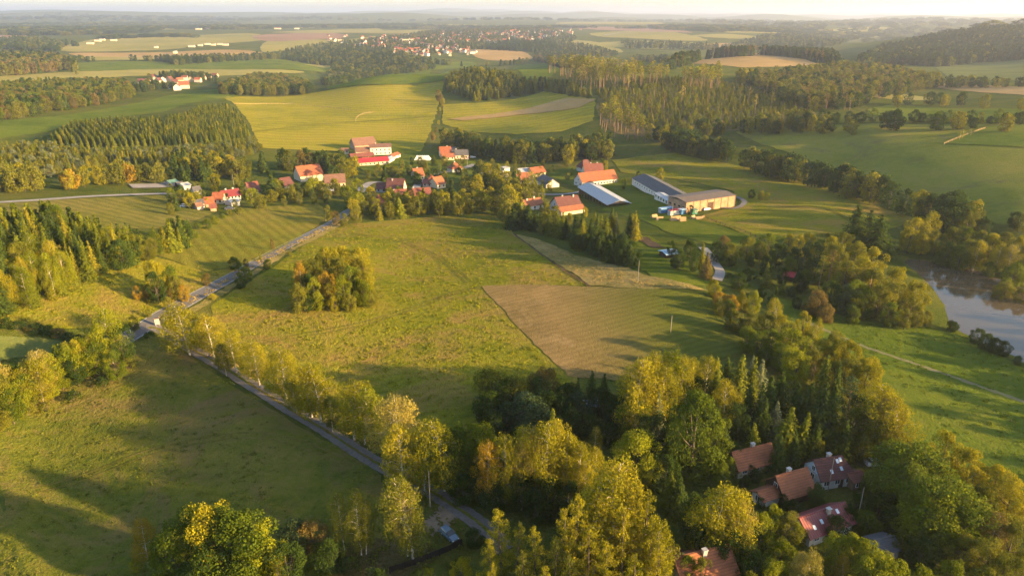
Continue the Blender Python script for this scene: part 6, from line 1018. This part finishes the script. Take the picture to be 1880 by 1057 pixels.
# ------------------------------------------------------------------ cars
TYRE = flat_mat('black tyre rubber', (.02, .02, .02), .8); CHROME = flat_mat('bright wheel metal', (.5, .5, .52), .35, .05, 2, .5, .8); LAMP = flat_mat('clear lamp glass', (.75, .75, .72), .1, .03, 1, .7)
def loft(secs):                                                    # secs: (x, half width, z low, z high, top half width)
    V = []; F = []
    for x, wl, z0, z1, wt in secs: V += [(x, -wl, z0), (x, -wl * 1.02, (z0 + z1) * .5), (x, -wt, z1), (x, wt, z1), (x, wl * 1.02, (z0 + z1) * .5), (x, wl, z0)]
    for i in range(len(secs) - 1):
        for k in range(6): F.append((i * 6 + k, i * 6 + (k + 1) % 6, i * 6 + 6 + (k + 1) % 6, i * 6 + 6 + k))
    F.append(tuple(range(5, -1, -1))); F.append(tuple(range(len(V) - 6, len(V)))); return np.array(V), F
def car(label, paint, px, py, rz, estate=True, s=1.0):
    e = new_empty('parked_car', label, 'car'); pm = flat_mat('car paint ' + str(round(paint[0], 2)), paint, .25, .03, 1, .5)
    b = link('body', mesh_of('body', [loft([(-2.3, .78, .32, .82, .70), (-2.2, .86, .26, .92, .78), (-1.0, .88, .24, .95, .80), (.6, .88, .24, .95, .80), (1.5, .87, .25, .90, .76), (2.1, .82, .28, .78, .68), (2.3, .70, .34, .66, .58)])], [pm]), e)
    back = -2.15 if estate else -1.75
    g = link('cabin', mesh_of('cabin', [loft([(back, .76, .90, .96, .72), (back + .25, .78, .92, 1.40, .60), (-.9, .79, .93, 1.47, .62), (.1, .79, .93, 1.44, .61), (.95, .77, .90, .96, .70)])], [GLASS]), e)
    link('roof', mesh_of('roof', [loft([(back + .28, .60, 1.385, 1.43, .58), (-.9, .63, 1.455, 1.50, .6), (.05, .62, 1.43, 1.475, .59)])], [pm]), e)
    for sx in (-.95, .15, .62):
        for sy in (-1, 1): link('pillar', mesh_of('pillar', [slab((sx, sy * .80, .93), (sx + .09, sy * .80, .93), (sx - .04 if sx < .5 else sx - .5, sy * .635, 1.45), (sx - .13 if sx < .5 else sx - .59, sy * .635, 1.45), .03)], [pm]), e)
    for x in (-1.35, 1.38):
        for sy in (-1, 1):
            v, f = tube([(x, sy * .70, .32), (x, sy * .90, .32)], [.32, .32], 14); wl = link('wheel', mesh_of('wheel', [(v, [tuple(q) for q in f] + [tuple(range(13, -1, -1)), tuple(range(14, 28))])], [TYRE]), e)
            v, f = tube([(x, sy * .88, .32), (x, sy * .915, .32)], [.2, .2], 12); link('rim', mesh_of('rim', [(v, [tuple(q) for q in f] + [tuple(range(11, -1, -1)), tuple(range(12, 24))])], [CHROME]), wl)
    for sy in (-1, 1):
        link('headlight', mesh_of('headlight', [boxm(2.12, 2.30, sy * .60 - .13, sy * .60 + .13, .58, .72)], [LAMP]), e); link('tail_light', mesh_of('tail_light', [boxm(-2.34, -2.22, sy * .66 - .1, sy * .66 + .1, .66, .90)], [RF['bright']]), e); link('mirror', mesh_of('mirror', [boxm(.55, .72, sy * .92 - .09, sy * .92 + .09, .95, 1.08)], [pm]), e)
    link('bumper', mesh_of('bumper', [boxm(2.2, 2.36, -.72, .72, .32, .5)], [TYRE]), e); e.scale = (s, s, s)
    return at_obj(e, px, py, rz, .12)
_a = at(813, 972); _b = at(838, 995); car('blue grey estate car parked on the grass by the pull-off', (.11, .16, .21), 825, 985, math.atan2(_b.y - _a.y, _b.x - _a.x), True, .9)
car('white car beside the maroon roofed cottage', (.75, .75, .76), 1607, 853, .1, False); car('white car parked by the left garden huts', (.75, .75, .75), 340, 380, .2, False); car('silver car on the meadow edge by the grey shed', (.5, .52, .55), 355, 381, .8, False); car('white van like car by the dark roofed house', (.75, .75, .75), 868, 290, .3, True); car('dark car at the garden path', (.06, .06, .07), 422, 385, .3, False); car('silver car by the hall door', (.6, .6, .6), 1297, 386, .5, True)
# ------------------------------------------------------------------ poles, wires, sign, fences
POLEM = flat_mat('grey weathered pole timber', (.30, .25, .20), .9, .2, 2); CONC = flat_mat('pale concrete pole', (.22, .20, .17), .9, .1, 2)
def pole(label, px, py, h, m=POLEM, arm=False):
    e = new_empty('utility_pole', label, 'utility pole', 'utility poles'); v, f = tube([(0, 0, -.5), (0, 0, h)], [.10, .07], 6); link('post', mesh_of('post', [(v, [tuple(q) for q in f] + [tuple(range(6, 12))])], [m]), e)
    if arm:
        ar = part('crossarm', [boxm(-.8, .8, -.06, .06, h - .5, h - .38)], [m], e)
        for x in (-.7, 0, .7): part('insulator', [boxm(x - .05, x + .05, -.05, .05, h - .38, h - .2)], [WL['white']], ar)
    return at_obj(e, px, py, .4)
P1 = pole('pale pole in front of the spruce group behind the lawn', 1131, 440, 11, CONC); P2 = pole('pale pole at the edge of the straw strip', 1171, 517, 7.5, CONC); P3 = pole('thin pole standing in the stubble field', 1231, 612, 5.5); P4 = pole('pole among the cottages right of the red roof', 1572, 962, 8, CONC); P5 = pole('thin pole near the crimson roofed farmhouse', 431, 352, 10); P6 = pole('pole beside the upper village lane', 858, 306, 8); P7 = pole('pole in front of the red roofed cabin', 1233, 405, 9); P8 = pole('pole at the maroon roofed cottage', 1520, 900, 7.5); pole('pole beside the gravel track bend', 790, 930, 8)
WIRE = flat_mat('dark cable', (.05, .05, .05), .6)
def wire(a, b, ha, hb, label):
    A, B = Vector(a.location) + Vector((0, 0, ha)), Vector(b.location) + Vector((0, 0, hb)); P = [A.lerp(B, t) - Vector((0, 0, 1.2 * 4 * t * (1 - t))) for t in np.linspace(0, 1, 14)]; v, f = tube([tuple(p) for p in P], [.02] * 14, 4); link('overhead_cable', mesh_of('overhead_cable', [(v, [tuple(q) for q in f])], [WIRE]), label=label, category='cable')
wire(P8, P4, 7.2, 7.7, 'cable from the maroon roofed cottage to the pole by the red roof'); wire(P1, P2, 10.6, 7.1, 'cable between the two pale poles beside the lawn'); wire(P2, P3, 7.1, 5.1, 'cable from the straw strip to the stubble field pole')
sg = new_empty('notice_board', 'white notice board at the junction of road and track', 'notice board'); part('board', [boxm(-.6, .6, -.06, .06, .6, 2.2)], [WL['grey']], sg)
for x in (-.5, .5): part('leg', [boxm(x - .07, x + .07, .065, .2, -.4, 2.3)], [POLEM], sg)
part('roof', [boxm(-.8, .8, -.25, .32, 2.31, 2.4)], [WL['brownwood']], sg); at_obj(sg, 290, 599, .35)
for px, py, lb in ((240, 612, 'left'), (322, 590, 'right')): 
    q = link('marker_post', mesh_of('marker_post', [boxm(-.07, .07, -.05, .05, -.3, .85), boxm(-.075, .075, -.055, .055, .85, 1.05)], [WHITEP]), label='white road marker post %s of the notice board' % lb, category='marker post', group='road marker posts'); at_obj(q, px, py)
TARM = flat_mat('tarred black planks', (.016, .013, .011), .9)
def fence(label, pxs, step, h, m, plank=False, cat='fence', maxp=60):
    W = spline([at(*p) for p in pxs], 6); P = []; acc = 0
    tot = sum((W[i + 1] - W[i]).length for i in range(len(W) - 1)); step = max(step, tot / maxp)
    c = W[0]; e = new_empty('plank_fence' if plank else 'rail_fence', label, cat); e.location = (c.x, c.y, zf(c.x, c.y)); pts = [W[0]]; need = step
    for i in range(len(W) - 1):
        a, b = W[i], W[i + 1]; L = (b - a).length; s = 0
        while L - s >= need: s += need; pts.append(a.lerp(b, s / L)); need = step
        need -= L - s
    R = []; pm = mesh_of('post', [boxm(-.09, .09, -.09, .09, -.4, h + .1)], [m])
    Z = [zf(p.x, p.y) for p in pts]
    for p, z in zip(pts, Z): link('post', pm, e, loc=(p.x - c.x, p.y - c.y, z - e.location.z))
    for i in range(len(pts) - 1):
        a, b = pts[i], pts[i + 1]; n = Vector((-(b - a).y, (b - a).x)).normalized() * .12
        for zz, hh in (((.05, h),) if plank else ((h * .45, .12), (h * .85, .12))):
            A = np.array([a.x - c.x + n.x, a.y - c.y + n.y, Z[i] - e.location.z + zz]); B = np.array([b.x - c.x + n.x, b.y - c.y + n.y, Z[i + 1] - e.location.z + zz]); N = np.array([n.x, n.y, 0]) * .25
            V = [A - N, B - N, B + N, A + N]; V += [q + np.array([0, 0, hh]) for q in V]; R.append((V, [(3, 2, 1, 0), (4, 5, 6, 7), (0, 1, 5, 4), (1, 2, 6, 5), (2, 3, 7, 6), (3, 0, 4, 7)]))
    part('boards' if plank else 'rail', R, [m], e); return e
fence('dark plank fence crossing the clearing below the car', [(716, 1052), (760, 1038), (800, 1022), (838, 1006), (860, 992)], 2.2, 1.2, TARM, True)
fence('pale rail fence on the golden hill pasture', [(430, 192), (520, 192), (590, 197), (650, 204), (683, 207), (668, 210), (656, 216), (652, 226)], 7, 1.5, LOGM)
fence('pale rail fence in the right pasture', [(1733, 266), (1772, 250), (1812, 236)], 5, 1.4, LOGM); fence('dark field fence below the farm hall', [(1285, 398), (1330, 415), (1372, 430), (1405, 446)], 4, 1.2, WL['wood'])
# ------------------------------------------------------------------ hamlet and distant town
def tiny_house(L, D, wh, rh, wm, rm):
    X, Y = L / 2, D / 2; V = [(-X, -Y, -2), (X, -Y, -2), (X, Y, -2), (-X, Y, -2), (-X, -Y, wh), (X, -Y, wh), (X, Y, wh), (-X, Y, wh), (-X, 0, wh + rh), (X, 0, wh + rh)]
    o = .4; W = [(-X - o, -Y - o, wh - .1), (X + o, -Y - o, wh - .1), (X + o, 0, wh + rh + .2), (-X - o, 0, wh + rh + .2), (X + o, Y + o, wh - .1), (-X - o, Y + o, wh - .1)]
    return mesh_of('house_shape', [(V, [(0, 1, 5, 4), (2, 3, 7, 6), (1, 2, 6, 9, 5), (3, 0, 4, 8, 7)], 0), (W, [(0, 1, 2, 3), (3, 2, 4, 5)], 1)], [wm, rm])
WL['pale'] = flat_mat('dull pale render', (.42, .39, .34)); WL['dull'] = flat_mat('dull cream render', (.34, .28, .2))
TH = [tiny_house(12, 9, 5, 4.5, WL['pale'], RF['orange']), tiny_house(14, 9, 4, 4.5, WL['dull'], RF['terracotta']), tiny_house(11, 10, 6, 4, WL['white'], RF['brownred']), tiny_house(10, 9, 5, 5, WL['dull'], RF['maroon']), tiny_house(13, 10, 5.5, 4, WL['white'], RF['slate']), tiny_house(12, 9, 5, 4, WL['pink'], RF['orange'])]
THL = ['white house with orange roof', 'cream house with terracotta roof', 'white house with red brown roof', 'cream house with maroon roof', 'white house with dark grey roof', 'pink house with orange roof']
_TR = random.Random(5)
def hh(px, py, where, group, s=1.0, k=None):
    k = _TR.randrange(6) if k is None else k; p = at(px, py); o = link('house', TH[k], label='tiny %s %s' % (THL[k], where), category='house', group=group, loc=(p.x, p.y, zf(p.x, p.y)), rz=_TR.uniform(-.5, .5) + _TR.choice([0, 1.57])); o.scale = (s, s, s)
for x0, x1, y0, y1, n in ((868, 960, 66, 80, 24), (935, 1030, 56, 70, 40), (860, 950, 60, 72, 20), (900, 1010, 62, 78, 24), (790, 860, 62, 78, 16), (700, 790, 66, 80, 16), (670, 740, 72, 88, 18), (715, 780, 93, 106, 26), (780, 840, 86, 100, 22), (820, 880, 92, 102, 14), (1000, 1010, 56, 60, 3), (600, 690, 66, 86, 22), (800, 1000, 58, 80, 24), (1020, 1070, 54, 64, 10), (740, 860, 84, 104, 26), (690, 870, 64, 84, 30), (930, 1000, 68, 84, 16)):
    for i in range(n): hh(_TR.uniform(x0, x1), _TR.uniform(y0, y1), 'in the hazy distant hillside town', 'houses of the distant town', _TR.uniform(.7, 1.2))
for px, py, k in ((282, 146, 3), (292, 153, 3), (300, 151, 2), (312, 150, 3), (322, 156, 3), (330, 151, 1), (340, 148, 2), (350, 150, 3), (358, 146, 1), (364, 151, 5), (372, 147, 1), (384, 145, 3), (395, 142, 1), (260, 155, 3), (270, 153, 1), (318, 163, 4), (326, 166, 2)): hh(px, py, 'in the hamlet beyond the golden pasture', 'houses of the hamlet', .85, k)
hh(339, 163, 'shining brightest at the front of the hamlet', 'houses of the hamlet', 1.1, 0)
def big(px, py, L, D, H, wm, rm, label, rz=.1):
    L, D, H = L * .7, D * .8, H * .8; me = mesh_of('block', [boxm(-L / 2, L / 2, -D / 2, D / 2, -2, H), boxm(-L / 2 - .4, L / 2 + .4, -D / 2 - .4, D / 2 + .4, H + .01, H + .8) + (1,)], [wm, rm]); p = at(px, py); link('industrial_building', me, label=label, category='building', loc=(p.x, p.y, zf(p.x, p.y)), rz=rz)
big(749, 79, 55, 20, 16, WL['cream'], RF['brownflat'], 'big yellow block standing out in the distant town'); big(736, 99, 60, 16, 6, WL['white'], RF['zinc'], 'long white hall at the lower left of the town'); big(842, 66, 45, 14, 7, WL['pink'], RF['bright'], 'long red roofed block high in the distant town'); big(863, 70, 34, 16, 8, WL['white'], RF['zinc'], 'white flat block right of the red roofed block')
for i, (px, py, L) in enumerate(((166, 82, 34), (180, 77, 36), (188, 75, 30), (209, 76, 34))): big(px, py, L * .8, 14, 7, WL['cream'], RF['zinc'], '%s bright white farm shed from left on the far yellow field' % ORD[i], .15)
for i, (px, py, L) in enumerate(((352, 87, 34), (368, 85, 24), (381, 83, 30), (392, 84, 26), (404, 83, 30), (414, 84, 34), (287, 89, 18))): big(px, py, L * .75, 13, 6, WL['cream'], RF['zinc'], '%s white workshop from left in the far line behind the tan strip' % ORD[i], .1)
for i, (px, py, L) in enumerate(((365, 55, 60), (380, 54, 40), (510, 54, 70), (545, 54, 50), (322, 99, 12))): big(px, py, L * .7, 20, 8, WL['cream'], RF['bright'] if i in (2,) else RF['zinc'], '%s pale building from left on the hazy far plain' % ORD[i], .1)
# ------------------------------------------------------------------ haze
def haze():
    m = bpy.data.materials.new('haze air'); m.use_nodes = True; t = m.node_tree; t.nodes.clear()
    o = t.nodes.new('ShaderNodeOutputMaterial'); v = t.nodes.new('ShaderNodeVolumePrincipled'); v.inputs['Color'].default_value = (0.66, 0.72, 0.92, 1); v.inputs['Density'].default_value = HAZE; v.inputs['Anisotropy'].default_value = 0.45
    t.links.new(v.outputs[0], o.inputs['Volume'])
    top = max(CAM_H + 20, float(_gz.max()) + 40); bot = float(_gz.min()) - 30; R = 43000.0
    me = bpy.data.meshes.new('haze'); b = bmesh.new(); bmesh.ops.create_cube(b, size=1.0)
    for q in b.verts: q.co = Vector((q.co.x * 2 * R, q.co.y * 2 * R, bot if q.co.z < 0 else top))
    b.to_mesh(me); b.free(); me.materials.append(m); link('haze', me, kind='stuff', label='thin pale evening haze over the whole valley', category='haze')
HAZE = 0.95e-4
haze()
